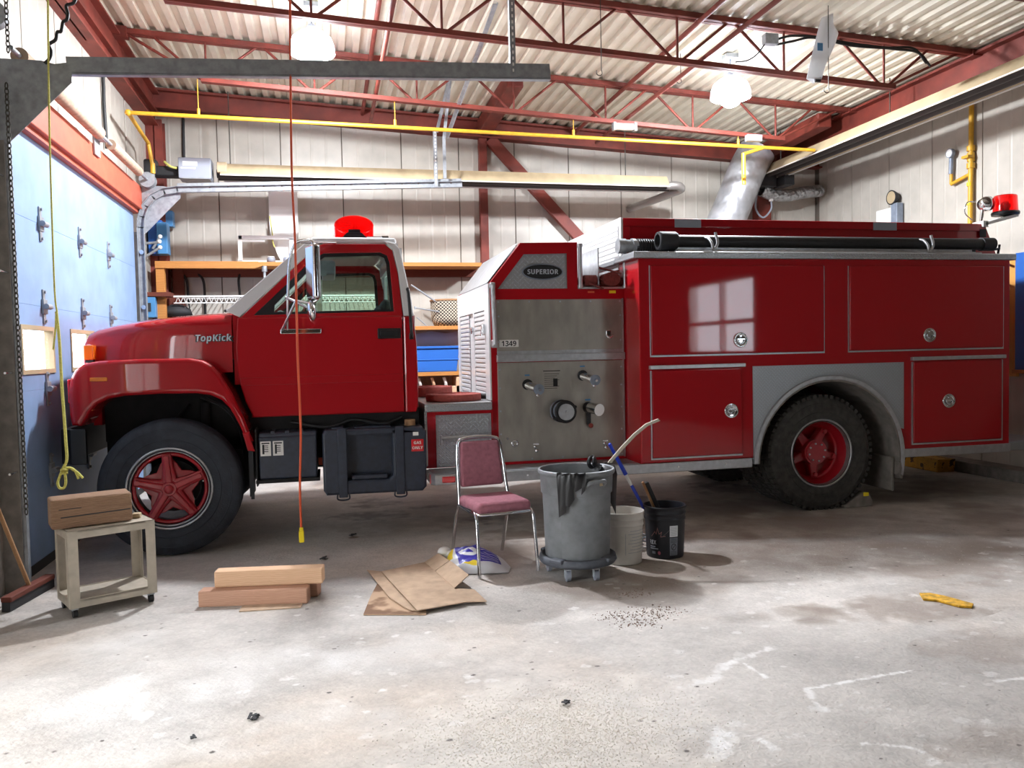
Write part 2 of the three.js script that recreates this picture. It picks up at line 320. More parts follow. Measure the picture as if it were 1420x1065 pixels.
// ceiling: roof slab with corrugated deck sheets under it
{
  const c = struct(new THREE.Group(), 'cream corrugated steel roof deck over the red joists', 'ceiling'); c.name = 'ceiling'; scene.add(c);
  mesh('roof_slab', prism([[XL - 0.2, ROOF(XL - 0.2) + 0.05], [XR + 0.2, ROOF(XR + 0.2) + 0.05], [XR + 0.2, ROOF(XR + 0.2) + 0.25], [XL - 0.2, ROOF(XL - 0.2) + 0.25]], ZB - 0.2, ZF + 0.2), M.deck, c);
  const per = 0.1524, w = per * 6, lo = [], hi = [];
  for (let k = 0; k < 6; k++) for (const [x, y] of [[0, 0], [0.062, 0], [0.078, 0.036], [0.137, 0.036]]) { const X = k * per + x, Y = y - 0.0506 * X; lo.push([X, Y]); hi.push([X, Y + 0.012]); }
  lo.push([w, -0.0506 * w]); hi.push([w, -0.0506 * w + 0.012]);
  const sheet = uvBox(clean(prism([...lo, ...hi.reverse()], ZB, ZF)));
  for (let k = 0; k < 11; k++) { const m = new THREE.Mesh(sheet, M.deck); m.name = 'deck_sheet'; m.castShadow = m.receiveShadow = true; m.position.set(XL - 0.1 + k * (w + 0.002), ROOF(XL - 0.1 + k * (w + 0.002)), 0); c.add(m); }
}
function sidingPanel(w, h) {                            // ribbed liner panel: stands on y = 0, spans x 0..w, faces +z
  const f = [[0.006, -0.012], [0.008, 0]];
  for (const c of [0.26, 0.5, 0.74]) f.push([c * w - 0.016, 0], [c * w - 0.008, 0.0022], [c * w + 0.008, 0.0022], [c * w + 0.016, 0]);
  f.push([w - 0.008, 0], [w - 0.006, -0.012]);
  return uvBox(clean(prismY(f.map(([x, z]) => [x, z]), 0, h)));
}
function panels(parent, geo, spots) { for (const [x, y, z, turn] of spots) { const m = new THREE.Mesh(geo, M.siding); m.name = 'siding_panel'; m.castShadow = m.receiveShadow = true; m.position.set(x, y, z); m.rotation.y = turn; parent.add(m); } }
function wallGroup(name, label) { const g = struct(new THREE.Group(), label, 'wall'); g.name = name; scene.add(g); return g; }
{
  const pw = 0.79, wb = wallGroup('wall_back', 'pale ribbed metal wall behind the fire truck');
  mesh('wall_core', box(XL - 0.2, XR + 0.2, 0, 4.95, ZB - 0.2, ZB - 0.012), M.seam, wb);
  const tall = sidingPanel(pw, 4.62);
  panels(wb, tall, Array.from({ length: 12 }, (_, k) => [XL + 0.03 + k * pw, 0, ZB, 0]));
  const wr = wallGroup('wall_right', 'pale ribbed metal side wall with the gas riser');
  const wz0 = 6.5, wz1 = 9.2, wy0 = 1.35, wy1 = 2.8;
  mesh('wall_core', [box(XR + 0.012, XR + 0.2, 0, 4.95, ZB - 0.2, wz0), box(XR + 0.012, XR + 0.2, 0, 4.95, wz1, ZF + 0.2), box(XR + 0.012, XR + 0.2, 0, wy0, wz0, wz1), box(XR + 0.012, XR + 0.2, wy1, 4.95, wz0, wz1)], M.seam, wr);
  panels(wr, tall, Array.from({ length: 7 }, (_, k) => [XR, 0, ZB + 0.08 + k * pw, -Math.PI / 2]));
  mesh('added_dark_lining', [box(XR - 0.01, XR + 0.012, 0, 4.3, ZB + 0.1 + 7 * pw, wz0), box(XR - 0.01, XR + 0.012, 0, 4.3, wz1, ZF), box(XR - 0.01, XR + 0.012, 0, wy0, wz0, wz1), box(XR - 0.01, XR + 0.012, wy1, 4.3, wz0, wz1)], M.darkWall, wr);  // unseen dark lining, added to keep reflections in the truck paint dark
  const w2 = struct(new THREE.Group(), 'daylight window in the side wall', 'window'); w2.name = 'window_1'; scene.add(w2);
  const fr = 0.07;
  mesh('window_frame', [box(XR - 0.02, XR + 0.16, wy0, wy0 + fr, wz0, wz1), box(XR - 0.02, XR + 0.16, wy1 - fr, wy1, wz0, wz1), box(XR - 0.02, XR + 0.16, wy0, wy1, wz0, wz0 + fr), box(XR - 0.02, XR + 0.16, wy0, wy1, wz1 - fr, wz1), box(XR, XR + 0.12, 1.93, 2.01, wz0, wz1), box(XR, XR + 0.12, wy0, wy1, 7.8, 7.86)], M.white, w2);
  mesh('pane', box(XR + 0.09, XR + 0.095, wy0, wy1, wz0, wz1), M.paneClear, w2);
  const wf = wallGroup('wall_front', 'end wall of the empty bay, coloured dark to stand for lack of light');
  mesh('wall_core', box(XL - 0.2, XR + 0.2, 0, 4.95, ZF, ZF + 0.2), M.darkWall, wf);  // dark colour put in for the unlit end of the bay
  const wl = wallGroup('wall_left', 'pale ribbed metal wall around the blue overhead door');
  const T = 3.22;
  mesh('wall_core', [box(XL - 0.2, XL - 0.012, 0, 5.1, ZB - 0.2, -3.42), box(XL - 0.2, XL - 0.012, T, 5.1, -3.42, 0.62), box(XL - 0.2, XL - 0.012, 0, 5.1, 0.62, 2.6), box(XL - 0.2, XL - 0.012, 2.55, 5.1, 2.6, 4.4), box(XL - 0.2, XL - 0.012, 0, 5.1, 4.4, ZF + 0.2)], M.seam, wl);
  const above = sidingPanel(pw, 1.24);
  panels(wl, above, Array.from({ length: 12 }, (_, k) => [XL, 3.4, ZB + 1.3 + (k + 1) * pw, Math.PI / 2]));
  panels(wl, sidingPanel(0.43, 4.62), [[XL, 0, -4.215, Math.PI / 2]]);
  panels(wl, tall, [[XL, 0, -3.42, Math.PI / 2]]);
  panels(wl, sidingPanel(pw, 3.39), [1.6, 2.39, 5.2, 5.99, 6.78, 7.57, 8.36].map((z) => [XL, 0, z, Math.PI / 2]));
  panels(wl, sidingPanel(0.2, 3.39), [[XL, 0, 2.6, Math.PI / 2]]);
  panels(wl, sidingPanel(0.9, 0.83), [[XL, 2.56, 3.5, Math.PI / 2], [XL, 2.56, 4.4, Math.PI / 2]]);
}
// overhead doors in the wall with the truck's nose
function overheadDoor(name, z0, z1, label) {
  const d = struct(new THREE.Group(), label, 'door'); d.name = name; scene.add(d);
  const x0 = -2.13, x1 = -2.075, h = 0.62, W = z1 - z0, wins = [0.375, 1.5, 2.62].map((a) => [z1 - a - 0.68, z1 - a]);
  for (let k = 0; k < 5; k++) {
    const y0 = 0.07 + k * h, holes = k === 2 ? wins.map(([a, b]) => [[a, y0 + 0.13], [b, y0 + 0.13], [b, y0 + 0.46], [a, y0 + 0.46]]) : [];
    const s = mesh('door_section', prismX([[z0, y0 + 0.0006], [z1, y0 + 0.0006], [z1, y0 + h - 0.0006], [z0, y0 + h - 0.0006]], x0, x1, 0.001, holes, 1), M.blueDoor, d);
    if (k === 2) for (const [a, b] of wins) {
      mesh('window_frame', prismX([[a - 0.012, y0 + 0.118], [b + 0.012, y0 + 0.118], [b + 0.012, y0 + 0.472], [a - 0.012, y0 + 0.472]], x0 - 0.003, x1 + 0.008, 0, [[[a + 0.02, y0 + 0.15], [b - 0.02, y0 + 0.15], [b - 0.02, y0 + 0.44], [a + 0.02, y0 + 0.44]]]), M.cream, s);
      mesh('pane', box(-2.105, -2.1, y0 + 0.14, y0 + 0.45, a + 0.01, b - 0.01), M.paneClear, s);
    }
    if (k) for (const a of [0.86, 1.86, 2.81]) {
      const hz = z1 - a;
      const hg = mesh('hinge', [box(x1, x1 + 0.012, y0 - 0.13, y0 + 0.13, hz - 0.025, hz + 0.025, 0.004), prismX([[hz - 0.045, y0 - 0.055], [hz + 0.045, y0 - 0.055], [hz + 0.045, y0 + 0.055], [hz - 0.045, y0 + 0.055]], x1, x1 + 0.02, 0.004), bar([x1 + 0.035, y0, hz - 0.05], [x1 + 0.035, y0, hz + 0.05], 0.022)], M.galv, d);
      mesh('bolt', [bar([x1 + 0.01, y0 + 0.11, hz], [x1 + 0.025, y0 + 0.11, hz], 0.012, 6), bar([x1 + 0.01, y0 - 0.11, hz], [x1 + 0.025, y0 - 0.11, hz], 0.012, 6)], M.galv, hg);
    }
  }
  mesh('bottom_seal', box(x0, x1, 0, 0.075, z0, z1), M.black, d);
  return d;
}
overheadDoor('door_1', -3.38, 0.6, 'light blue sectional overhead door at the nose of the truck');
{ // open double doorway of the empty bay; daylight comes in from the yard
  const d = struct(new THREE.Group(), 'open double doorway of the empty bay', 'door'); d.name = 'door_2'; scene.add(d);
  mesh('door_frame', [box(-2.33, -2.08, 0, 2.55, 2.6, 2.66), box(-2.33, -2.08, 0, 2.55, 4.34, 4.4), box(-2.33, -2.08, 2.49, 2.55, 2.6, 4.4)], M.white, d);
  mesh('centre_post', box(-2.3, -2.12, 0, 2.49, 3.68, 3.74), M.white, d);
  struct(mesh('yard', box(-40, XL - 0.22, -0.3, -0.03, -30, 40), M.kerb), 'grey gravel yard outside the open doorway', 'yard');
}
{ // red lintels
  const l = struct(mesh('lintel', [box(-2.12, -1.98, 3.2, 3.46, -3.48, 0.62, 0.01), box(-2.1, -2.02, 3.16, 3.2, -3.45, 0.6)], M.lintel), 'orange red steel lintel above the blue overhead door', 'lintel');
}
// door tracks: vertical channel, radius, gusset, horizontal channel, hanger
function doorTrack(z, side, label, white) {
  const t = thing('door_track', label, 'door track');
  const mat = M.galv, s = side;                          // side: +1 = the channel opens to +z
  const pts = [[-2.0, 0.02], [-2.0, 3.0], [-1.985, 3.12], [-1.94, 3.24], [-1.86, 3.34], [-1.74, 3.405], [-1.6, 3.43], [1.68, 3.57]];
  const web = [], lipA = [];
  for (let k = 0; k < pts.length - 1; k++) {
    const [ax, ay] = pts[k], [bx, by] = pts[k + 1], a = [ax, ay, z], b = [bx, by, z];
    const dx = bx - ax, dy = by - ay, L = Math.hypot(dx, dy), nx = -dy / L * 0.035, ny = dx / L * 0.035;
    const sk = (o, w, d, zo) => new THREE.BoxGeometry(L + 0.012, w, d).rotateZ(Math.atan2(dy, dx)).translate((ax + bx) / 2 + nx * o, (ay + by) / 2 + ny * o, z + zo);
    web.push(sk(0, 0.07, 0.006, -0.02 * s), sk(1, 0.006, 0.045, 0), sk(-1, 0.006, 0.045, 0));
  }
  mesh('channel', web, mat, t);
  mesh('gusset_plate', prism([[-2.03, 2.93], [-1.96, 2.93], [-1.57, 3.34], [-1.57, 3.43], [-1.75, 3.47], [-2.03, 3.47]], z - 0.03 * s - 0.004, z - 0.03 * s + 0.004), M.galv, t);
  const an = mesh('angle_bar', [beam([-1.6, 3.455, z - 0.026 * s], [1.68, 3.595, z - 0.026 * s], 0.01, 0.1), beam([-1.6, 3.40, z - 0.0 * s], [1.68, 3.535, z - 0.0 * s], 0.055, 0.006)], M.galv, t);
  const bolts = []; for (let k = 0; k < 16; k++) { const x = -1.45 + k * 0.2; bolts.push(disc(0.012, 0.01, x, 3.455 + (x + 1.6) * 0.0427, z - 0.018 * s, 6)); }
  stuff(mesh('bolt', bolts, M.chrome, an));
  mesh('jamb_angle', [box(-2.1, -1.985, 0, 2.95, z - 0.034 * s - 0.004, z - 0.034 * s + 0.004), box(-2.11, -2.1, 0, 3.2, z - 0.034 * s, z - 0.034 * s + 0.09 * -s)], M.kerb, t);
  for (const y of [0.8, 1.45, 2.1, 2.72]) mesh('roller', [bar([-2.0, y, z - 0.02 * s], [-2.0, y, z - 0.16 * -s * -1], 0.008), bar([-2.0, y, z - 0.012 * s], [-2.0, y, z + 0.012 * s], 0.025, 12)], M.chrome, t);
  return t;
}
doorTrack(0.6, -1, 'near galvanized track of the blue door, dark gusset at its bend', false);
doorTrack(-3.38, 1, 'pale track of the blue door beside the back wall', true);
function hanger(x, z, y0, label, y1) {                   // two slotted angles from the roof to a track
  const t = thing('track_hanger', label, 'hanger');
  const slots = (a, b, n, w) => { const o = []; for (let k = 0; k < n; k++) { const p = A(a).clone().lerp(A(b), (k + 0.5) / n); o.push(cbox(0.012, 0.022, 0.004, p.x, p.y, p.z + w)); } return o; };
  const top = y1 ?? ROOF(x) - 0.02;
  const m = mesh('slotted_angle', [box(x - 0.02, x + 0.02, y0, top, z - 0.003, z + 0.003), box(x - 0.022, x - 0.017, y0, top, z - 0.04, z)], M.galv, t);
  stuff(mesh('slot', slots([x, y0 + 0.03, z], [x, top, z], Math.round((top - y0) / 0.045), 0.0035), M.whiteBright, m));
  return t;
}
hanger(1.40, 0.63, 3.53, 'dark slotted hanger straight above the near door track');
hanger(1.36, -3.35, 3.53, 'slotted hanger of the pale door track at the back wall', 4.2);
{
  const t = thing('sway_brace', 'long grey angle bar sloping up from the hanger of the pale track', 'brace');
  mesh('angle_bar', [beam([1.38, 4.18, -3.35], [1.5, ROOF(1.5) - 0.02, -3.0], 0.04, 0.006), beam([1.46, 3.62, -3.3], [1.46, 4.1, -3.3], 0.04, 0.006), beam([1.46, 4.1, -3.3], [1.52, ROOF(1.5) - 0.02, -3.1], 0.04, 0.006)], M.galv, t);
  const a = onZ(-3.3, 612, 120), b = V(1.62, ROOF(1.62) - 0.02, -0.95);
  mesh('diagonal_bar', [beam([1.5, 4.12, -3.33], b, 0.045, 0.006), beam([1.52, 4.13, -3.33], b.clone().add(V(0.02, 0.02, 0)), 0.006, 0.045)], M.galv, t);
}
{ // shaft over the blue door with its spring and bearing plate
  const t = thing('torsion_shaft', 'tan torsion spring on its shaft above the blue door', 'spring');
  mesh('shaft', bar([-1.9, 3.52, 0.7], [-1.9, 3.52, -3.5], 0.016), M.galv, t);
  mesh('spring', [bar([-1.9, 3.52, 0.55], [-1.9, 3.52, -1.35], 0.055, 14), bar([-1.9, 3.52, -1.75], [-1.9, 3.52, -2.9], 0.048, 14)], M.insul, t);
  mesh('bearing_plate', [prismX([[-1.62, 3.36], [-1.44, 3.36], [-1.42, 3.62], [-1.5, 3.66], [-1.62, 3.62]], -1.975, -1.96, 0), box(-1.97, -1.9, 3.5, 3.54, -1.6, -1.46)], M.galv, t);
  mesh('cable_drum', bar([-1.9, 3.52, -3.3], [-1.9, 3.52, -3.42], 0.085, 18), M.galv, t);
  mesh('end_bracket', [box(-1.97, -1.85, 3.44, 3.62, -3.50, -3.48)], M.alu, t);
}
{ // black conduits on the walls
  const a = onX(XL + 0.03, 143, 112), c = onX(XL + 0.03, 148, 206);
  tag(mesh('wall_conduit', [tube([[a.x + 0.2, 4.42, a.z], [a.x + 0.02, 4.38, a.z], [a.x, a.y - 0.1, a.z], [c.x, c.y, c.z]], 0.018, 30, 8)], M.black), 'black conduit on the wall above the blue door', 'conduit');
  const d = onZ(ZB + 0.03, 254, 160), e = onZ(ZB + 0.03, 255, 224);
  tag(mesh('wall_conduit', bar([d.x, d.y + 0.1, ZB + 0.03], [e.x, e.y, ZB + 0.03], 0.018, 8), M.black), 'black conduit dropping to the heater on the back wall', 'conduit');
}
{ // steel frame
  const steel = (name, geos, label, cat, dark) => struct(mesh(name, geos, M.steelRed), label, cat);
  // columns: wide-flange sections
  const col = (x, z, h, turn) => { const w = 0.2, f = 0.012, g = turn ? [box(x - 0.1, x - 0.1 + f, 0, h, z - w / 2, z + w / 2), box(x + 0.1 - f, x + 0.1, 0, h, z - w / 2, z + w / 2), box(x - 0.1, x + 0.1, 0, h, z - f / 2, z + f / 2)] : [box(x - w / 2, x + w / 2, 0, h, z - 0.1, z - 0.1 + f), box(x - w / 2, x + w / 2, 0, h, z + 0.1 - f, z + 0.1), box(x - f / 2, x + f / 2, 0, h, z - 0.1, z + 0.1)]; return g; };
  steel('steel_column', [col(XL + 0.1, ZB + 0.12, 4.5, false)], 'dark red steel column in the corner by the blue door', 'column', true);
  steel('steel_column', [box(2.13, 2.24, 0, 4.45, ZB + 0.005, ZB + 0.11, 0.004)], 'slim red steel post on the back wall behind the cab', 'column', true);
  steel('steel_column', [box(6.31, 6.52, 0, 4.25, ZB + 0.02, ZB + 0.2, 0.004)], 'red steel column behind the hose bed', 'column', true);
  const wallBeam = (a, b, h, z0, z1) => prism([[a, ROOF(a) - 0.02], [a, ROOF(a) - h], [b, ROOF(b) - h], [b, ROOF(b) - 0.02]], z0, z1);
  steel('wall_beam', [wallBeam(XL, XR, 0.05, ZB, ZB + 0.17), wallBeam(XL, XR, 0.27, ZB + 0.07, ZB + 0.09), prism([[XL, ROOF(XL) - 0.25], [XL, ROOF(XL) - 0.27], [XR, ROOF(XR) - 0.27], [XR, ROOF(XR) - 0.25]], ZB, ZB + 0.17), wallBeam(XL, XR, 0.25, ZB + 0.005, ZB + 0.03)], 'dark red roof beam along the top of the back wall', 'beam', true);
  steel('wall_beam', [box(XL, XL + 0.16, 4.84, 4.86, ZB, ZF), box(XL, XL + 0.16, 4.42, 4.44, ZB, ZF), box(XL + 0.07, XL + 0.085, 4.42, 4.86, ZB, ZF), box(XL, XL + 0.14, 4.60, 4.64, ZB, ZF)], 'orange red roof beam above the blue door wall', 'beam');
  steel('wall_beam', [box(6.52, 6.72, 4.44, 4.465, ZB + 0.2, ZF), box(6.612, 6.628, 4.12, 4.45, ZB + 0.2, ZF), box(6.52, 6.72, 4.12, 4.145, ZB + 0.2, ZF)], 'deep red roof girder above the hose bed', 'beam');
  // diagonal wind brace
  steel('wind_brace', beam([2.28, 4.44, ZB + 0.1], [4.55, 2.05, ZB + 0.1], 0.09, 0.15), 'sloping red wind brace on the back wall', 'brace');
  // short struts from the back wall to the joist
  steel('strut', [beam([2.2, 4.58, ZB + 0.15], [2.22, 4.66, -2.72], 0.2, 0.2, 0.02)], 'thick red strut between the back wall and the joist over the cab', 'strut');
  steel('strut', [beam([6.25, 4.3, ZB + 0.15], [6.25, 4.36, -2.72], 0.2, 0.18, 0.02)], 'thick red strut between the back wall and the joist over the hose bed', 'strut');
  // open web joists
  function joist(z, label) {
    const j = struct(new THREE.Group(), label, 'joist'); j.name = numbered('roof_joist'); scene.add(j);
    const ny = (x) => ROOF(x) - 0.035, by = (x) => 4.375 - 0.0535 * x;
    mesh('top_chord', [beam([XL + 0.05, ny(XL + 0.05), z - 0.03], [6.66, ny(6.66) , z - 0.03], 0.045, 0.05), beam([XL + 0.05, ny(XL + 0.05), z + 0.03], [6.66, ny(6.66), z + 0.03], 0.045, 0.05)], M.steelRed, j);
    mesh('bottom_chord', [beam([-1.2, by(-1.2), z - 0.022], [5.62, by(5.62), z - 0.022], 0.035, 0.045), beam([-1.2, by(-1.2), z + 0.022], [5.62, by(5.62), z + 0.022], 0.035, 0.045)], M.steelRed, j);
    for (let k = -1; k <= 5; k++) {
      const x = -0.04 + 1.11 * k;
      mesh('web_post', bar([x, by(x), z], [x, ny(x), z], 0.012, 6), M.steelRed, j);
      for (const s of [-1, 1]) mesh('web_diagonal', bar([x + s * 0.03, by(x), z], [x + s * 0.53, ny(x + s * 0.53), z], 0.015, 6), M.steelRed, j);
    }
    mesh('web_diagonal', [bar([5.55, by(5.55), z], [6.4, ny(6.4), z], 0.016, 6)], M.steelRed, j);
    mesh('web_diagonal', [bar([-1.18, by(-1.18), z], [-1.95, ny(-1.95), z], 0.016, 6)], M.steelRed, j);
    mesh('bearing_seat', [cbox(0.2, 0.1, 0.14, XL + 0.12, ny(XL) - 0.02, z), cbox(0.2, 0.06, 0.14, 6.6, ny(6.6) - 0.005, z)], M.steelRed, j);
    return j;
  }
  joist(-2.65, 'red open web joist carrying the yellow gas pipe');
  joist(-0.65, 'red open web joist that carries the two bright lamps');
  for (const z of [1.35, 3.35, 5.35, 7.35]) joist(z, 'red open web joist over the empty bay').userData.group = 'joists over the empty bay';
  // bridging
  for (const [x, up] of [[0.62, 'left'], [3.55, 'right']]) {
    steel('bridging_bar', bar([x - 0.06, ROOF(x) - 0.09, ZB + 0.1], [x - 0.06, ROOF(x) - 0.09, 7.3], 0.024, 8), x < 1 ? 'thin red bridging tube close under the deck above the cab' : 'thin red bridging tube close under the deck above the truck body', 'bar');
    steel('bridging_bar', bar([x, 4.43 - 0.0535 * x, ZB + 0.9], [x, 4.43 - 0.0535 * x, 7.3], 0.022, 8), x < 1 ? 'thin red bridging tube on the joist bottoms above the cab' : 'thin red bridging tube on the joist bottoms above the truck body', 'bar');
  }
}
// ---------------------------------------------------------------- the fire truck
const truck = thing('fire_truck', 'red pumper fire truck with a cab, pump panel and hose bed', 'fire truck');
const ZC = -1.22;                                       // the truck's middle
const both = (g) => [g, mirrorZ(g, ZC)];
const lean = (g) => { const p = g.attributes.position.array; for (let i = 0; i < p.length; i += 3) if (p[i + 1] > 1.84) p[i + 2] += (p[i + 2] > ZC ? -1 : 1) * (p[i + 1] - 1.84) * 0.13; g.computeVertexNormals(); return g; };
const leaned = (g) => lean(clean(g));
{ // chassis
  const c = mesh('chassis', [box(-1.8, 6.3, 0.68, 0.92, -0.86, -0.78), box(-1.8, 6.3, 0.68, 0.92, -1.66, -1.58), box(-1.75, -0.62, 0.86, 1.5, -0.55, -1.89), box(-1.5, -0.7, 0.45, 0.9, -0.95, -1.5), box(-0.6, 2.4, 0.5, 0.75, -1.0, -1.45, 0.05), box(-0.62, 0.75, 0.92, 1.06, -0.35, -2.1), bar([0, 0.55, ZC], [4.4, 0.53, ZC], 0.06, 10)], M.chassis, truck);
  mesh('front_axle', [bar([-1.2, 0.525, -0.3], [-1.2, 0.525, -2.14], 0.06, 10)], M.chassis, c);
  mesh('rear_axle', [bar([4.39, 0.525, -0.3], [4.39, 0.525, -2.14], 0.1, 12), new THREE.SphereGeometry(0.22, 16, 10).translate(4.39, 0.525, ZC)], M.chassis, c);
  mesh('spring_pack', [box(-1.7, -0.7, 0.68, 0.76, -0.52, -0.44), bar([-0.98, 0.62, -0.5], [-0.98, 1.15, -0.52], 0.035), bar([-1.45, 0.75, -0.45], [-1.1, 1.15, -0.5], 0.012)], M.chassis, c);
  mesh('hose_bundle', [tube([[-0.95, 1.2, -0.42], [-0.8, 1.1, -0.4], [-0.72, 0.98, -0.42], [-0.7, 0.8, -0.5]], 0.008), tube([[-1.0, 1.2, -0.4], [-0.84, 1.12, -0.39], [-0.74, 1.0, -0.4], [-0.7, 0.85, -0.5]], 0.008), tube([[-0.3, 0.98, -0.3], [0, 0.93, -0.28], [0.2, 0.98, -0.3], [0.45, 0.94, -0.28], [0.6, 0.99, -0.3]], 0.016)], M.black, c);
}
// wheels -------------------------------------------------------------------------------
function tyre(w, lugs) {                                // lying about the z axis, outer face at z = 0, reaching to -w
  const R = 0.525, pr = [[0.29, 0.01], [0.31, 0.0], [0.36, 0.012], [0.43, 0.018], [0.475, 0.01], [0.505, -0.008], [0.52, -0.03], [R, -0.06], [R, -w + 0.06], [0.52, -w + 0.03], [0.505, -w + 0.008], [0.47, -w - 0.01], [0.42, -w - 0.016], [0.35, -w - 0.01], [0.29, -w]];
  const g = [lathe(pr.map(([r, y]) => [r, y]), 64).rotateX(Math.PI / 2)];
  g.push(new THREE.TorusGeometry(0.455, 0.006, 6, 64).translate(0, 0, 0.012), new THREE.TorusGeometry(0.375, 0.005, 6, 64).translate(0, 0, 0.014));
  if (lugs) for (let k = 0; k < 56; k++) {
    const a = k / 56 * Math.PI * 2;
    g.push(cbox(0.034, 0.03, 0.075, 0, 0.522, -0.042).rotateZ(a), cbox(0.034, 0.03, 0.075, 0, 0.522, -w + 0.042).rotateZ(a + 0.055), cbox(0.03, 0.02, 0.07, 0, 0.525, -w / 2).rotateZ(a + 0.03));
  } else for (const z of [-0.09, -0.14, -0.19]) g.push(new THREE.TorusGeometry(0.523, 0.007, 5, 48).translate(0, 0, z));
  return g;
}
function frontWheel(far) {
  const w = new THREE.Group(); w.name = 'front_wheel'; truck.add(w);
  mesh('tyre', tyre(0.28, false), M.rubber, w);
  mesh('rim_ring', [lathe([[0.315, -0.005], [0.318, 0.012], [0.305, 0.016], [0.298, 0.0], [0.285, -0.03], [0.27, -0.08], [0.27, -0.2]], 48).rotateX(Math.PI / 2), new THREE.TorusGeometry(0.287, 0.007, 6, 48).translate(0, 0, -0.012)], M.alu, w);
  const g = [new THREE.TorusGeometry(0.262, 0.016, 8, 48).scale(1, 1, 1.4).translate(0, 0, -0.035), disc(0.075, 0.06, 0, 0, -0.0, 24, 0.05), new THREE.SphereGeometry(0.036, 16, 10).scale(1, 1, 0.7).translate(0, 0, 0.036)];
  for (let k = 0; k < 5; k++) {
    const a = (94 + 72 * k) * Math.PI / 180;
    const sp = prism([[0.02, -0.062], [0.15, -0.04], [0.27, -0.036], [0.27, 0.036], [0.15, 0.04], [0.02, 0.062]], -0.07, 0.0, 0.018).rotateZ(a);
    const rib = prism([[0.03, -0.026], [0.25, -0.02], [0.25, 0.02], [0.03, 0.026]], -0.01, 0.022, 0.012).rotateZ(a);
    const b = a + 36 * Math.PI / 180;                   // the webs leave an opening at the rim
    const web = prism([[0.0, 0.0], [0.235 * Math.cos(-0.55), 0.235 * Math.sin(-0.55)], [0.185, -0.06], [0.155, 0], [0.185, 0.06], [0.235 * Math.cos(0.55), 0.235 * Math.sin(0.55)]], -0.075, -0.05, 0.006).rotateZ(b);
    g.push(sp, rib, web, disc(0.018, 0.03, 0.235 * Math.cos(a), 0.235 * Math.sin(a), 0.008, 10));
  }
  mesh('spoke_star', g, M.redWheel, w);
  mesh('brake_drum', [disc(0.2, 0.12, 0, 0, -0.2, 28)], M.chassis, w);
  w.position.set(-1.2, 0.525, far ? -2.36 : -0.08); if (far) w.rotation.y = Math.PI;
  return w;
}
frontWheel(false); frontWheel(true);
function rearWheel(z, flip, outer) {
  const w = new THREE.Group(); w.name = 'rear_wheel'; truck.add(w);
  mesh('tyre', tyre(0.28, true), M.rubberDusty, w);
  mesh('rim_ring', lathe([[0.31, -0.003], [0.316, 0.012], [0.304, 0.016], [0.298, 0.004], [0.292, -0.03], [0.285, -0.05]], 48).rotateX(Math.PI / 2), M.alu, w);
  mesh('dish', lathe([[0.288, -0.04], [0.27, -0.075], [0.262, -0.13], [0.25, -0.145], [0.235, -0.15], [0.23, -0.25], [0.0, -0.26]], 40).rotateX(Math.PI / 2), M.redWheel, w);
  if (outer) {
    const g = [disc(0.115, 0.16, -0.0, 0, -0.16, 28), disc(0.1, 0.02, 0, 0, -0.075, 28)];
    for (let k = 0; k < 5; k++) { const a = (58 + 72 * k) * Math.PI / 180; g.push(prism([[0.08, -0.05], [0.24, -0.028], [0.24, 0.028], [0.08, 0.05]], -0.22, -0.13, 0.015).rotateZ(a), disc(0.02, 0.04, 0.215 * Math.cos(a), 0.215 * Math.sin(a), -0.125, 8)); }
    mesh('hub', g, M.redWheel, w);
    stuff(mesh('hub_bolt', Array.from({ length: 8 }, (_, k) => disc(0.009, 0.014, 0.082 * Math.cos(k * 0.785 + 0.2), 0.082 * Math.sin(k * 0.785 + 0.2), -0.062, 6)), M.alu, w));
  }
  w.position.set(4.39, 0.525, z); if (flip) w.rotation.y = Math.PI;
}
rearWheel(-0.06, false, true); rearWheel(-0.38, false, false); rearWheel(-2.38, true, true); rearWheel(-2.06, true, false);
{ // hood: a loft of cross sections
  const sec = [[-0.728, 0.965, 1.865], [-0.9, 0.955, 1.858], [-1.15, 0.945, 1.84], [-1.4, 0.93, 1.815], [-1.6, 0.905, 1.785], [-1.74, 0.88, 1.755], [-1.81, 0.855, 1.725], [-1.845, 0.825, 1.685], [-1.855, 0.79, 1.64], [-1.835, 0.77, 1.58], [-1.80, 0.76, 1.45]];
  const rows = sec.map(([x, w, t]) => {
    const half = [[w, 1.40], [w, 1.50], [w - 0.005, t - 0.16], [w - 0.012, t - 0.09], [w - 0.03, t - 0.045], [w - 0.06, t - 0.015], [w - 0.11, t + 0.002], [w - 0.3, t + 0.022], [w * 0.35, t + 0.035]];
    const r = half.map(([a, y]) => V(x, Math.max(1.38, y), ZC + a));
    return [...r, V(x, t + 0.037, ZC), ...half.slice().reverse().map(([a, y]) => V(x, Math.max(1.38, y), ZC - a))];
  });
  const h = mesh('hood', [grid(rows), box(-1.82, -1.76, 1.0, 1.5, -0.5, -1.94)], M.red, truck);
  M.red.side = THREE.DoubleSide;
  mesh('badge', letters('TopKick', 0.052, 0.012, 1.0, 0.12).translate(-0.865, 1.675, ZC + 0.960), M.silver, h);
  mesh('badge_outline', letters('TopKick', 0.056, 0.008, 1.03, 0.12).translate(-0.862, 1.671, ZC + 0.955), M.blackTrim, h);
  mesh('grille', [box(-1.86, -1.8, 1.12, 1.5, -0.62, -1.82, 0.01), ...[1.2, 1.28, 1.36, 1.44].map((y) => box(-1.875, -1.85, y, y + 0.03, -0.66, -1.78))], M.blackTrim, h);
  for (const z of [-0.3, -2.14]) mesh('headlamp', box(-1.875, -1.84, 1.2, 1.4, z - 0.13, z + 0.13, 0.015), M.paneClear, h);
}
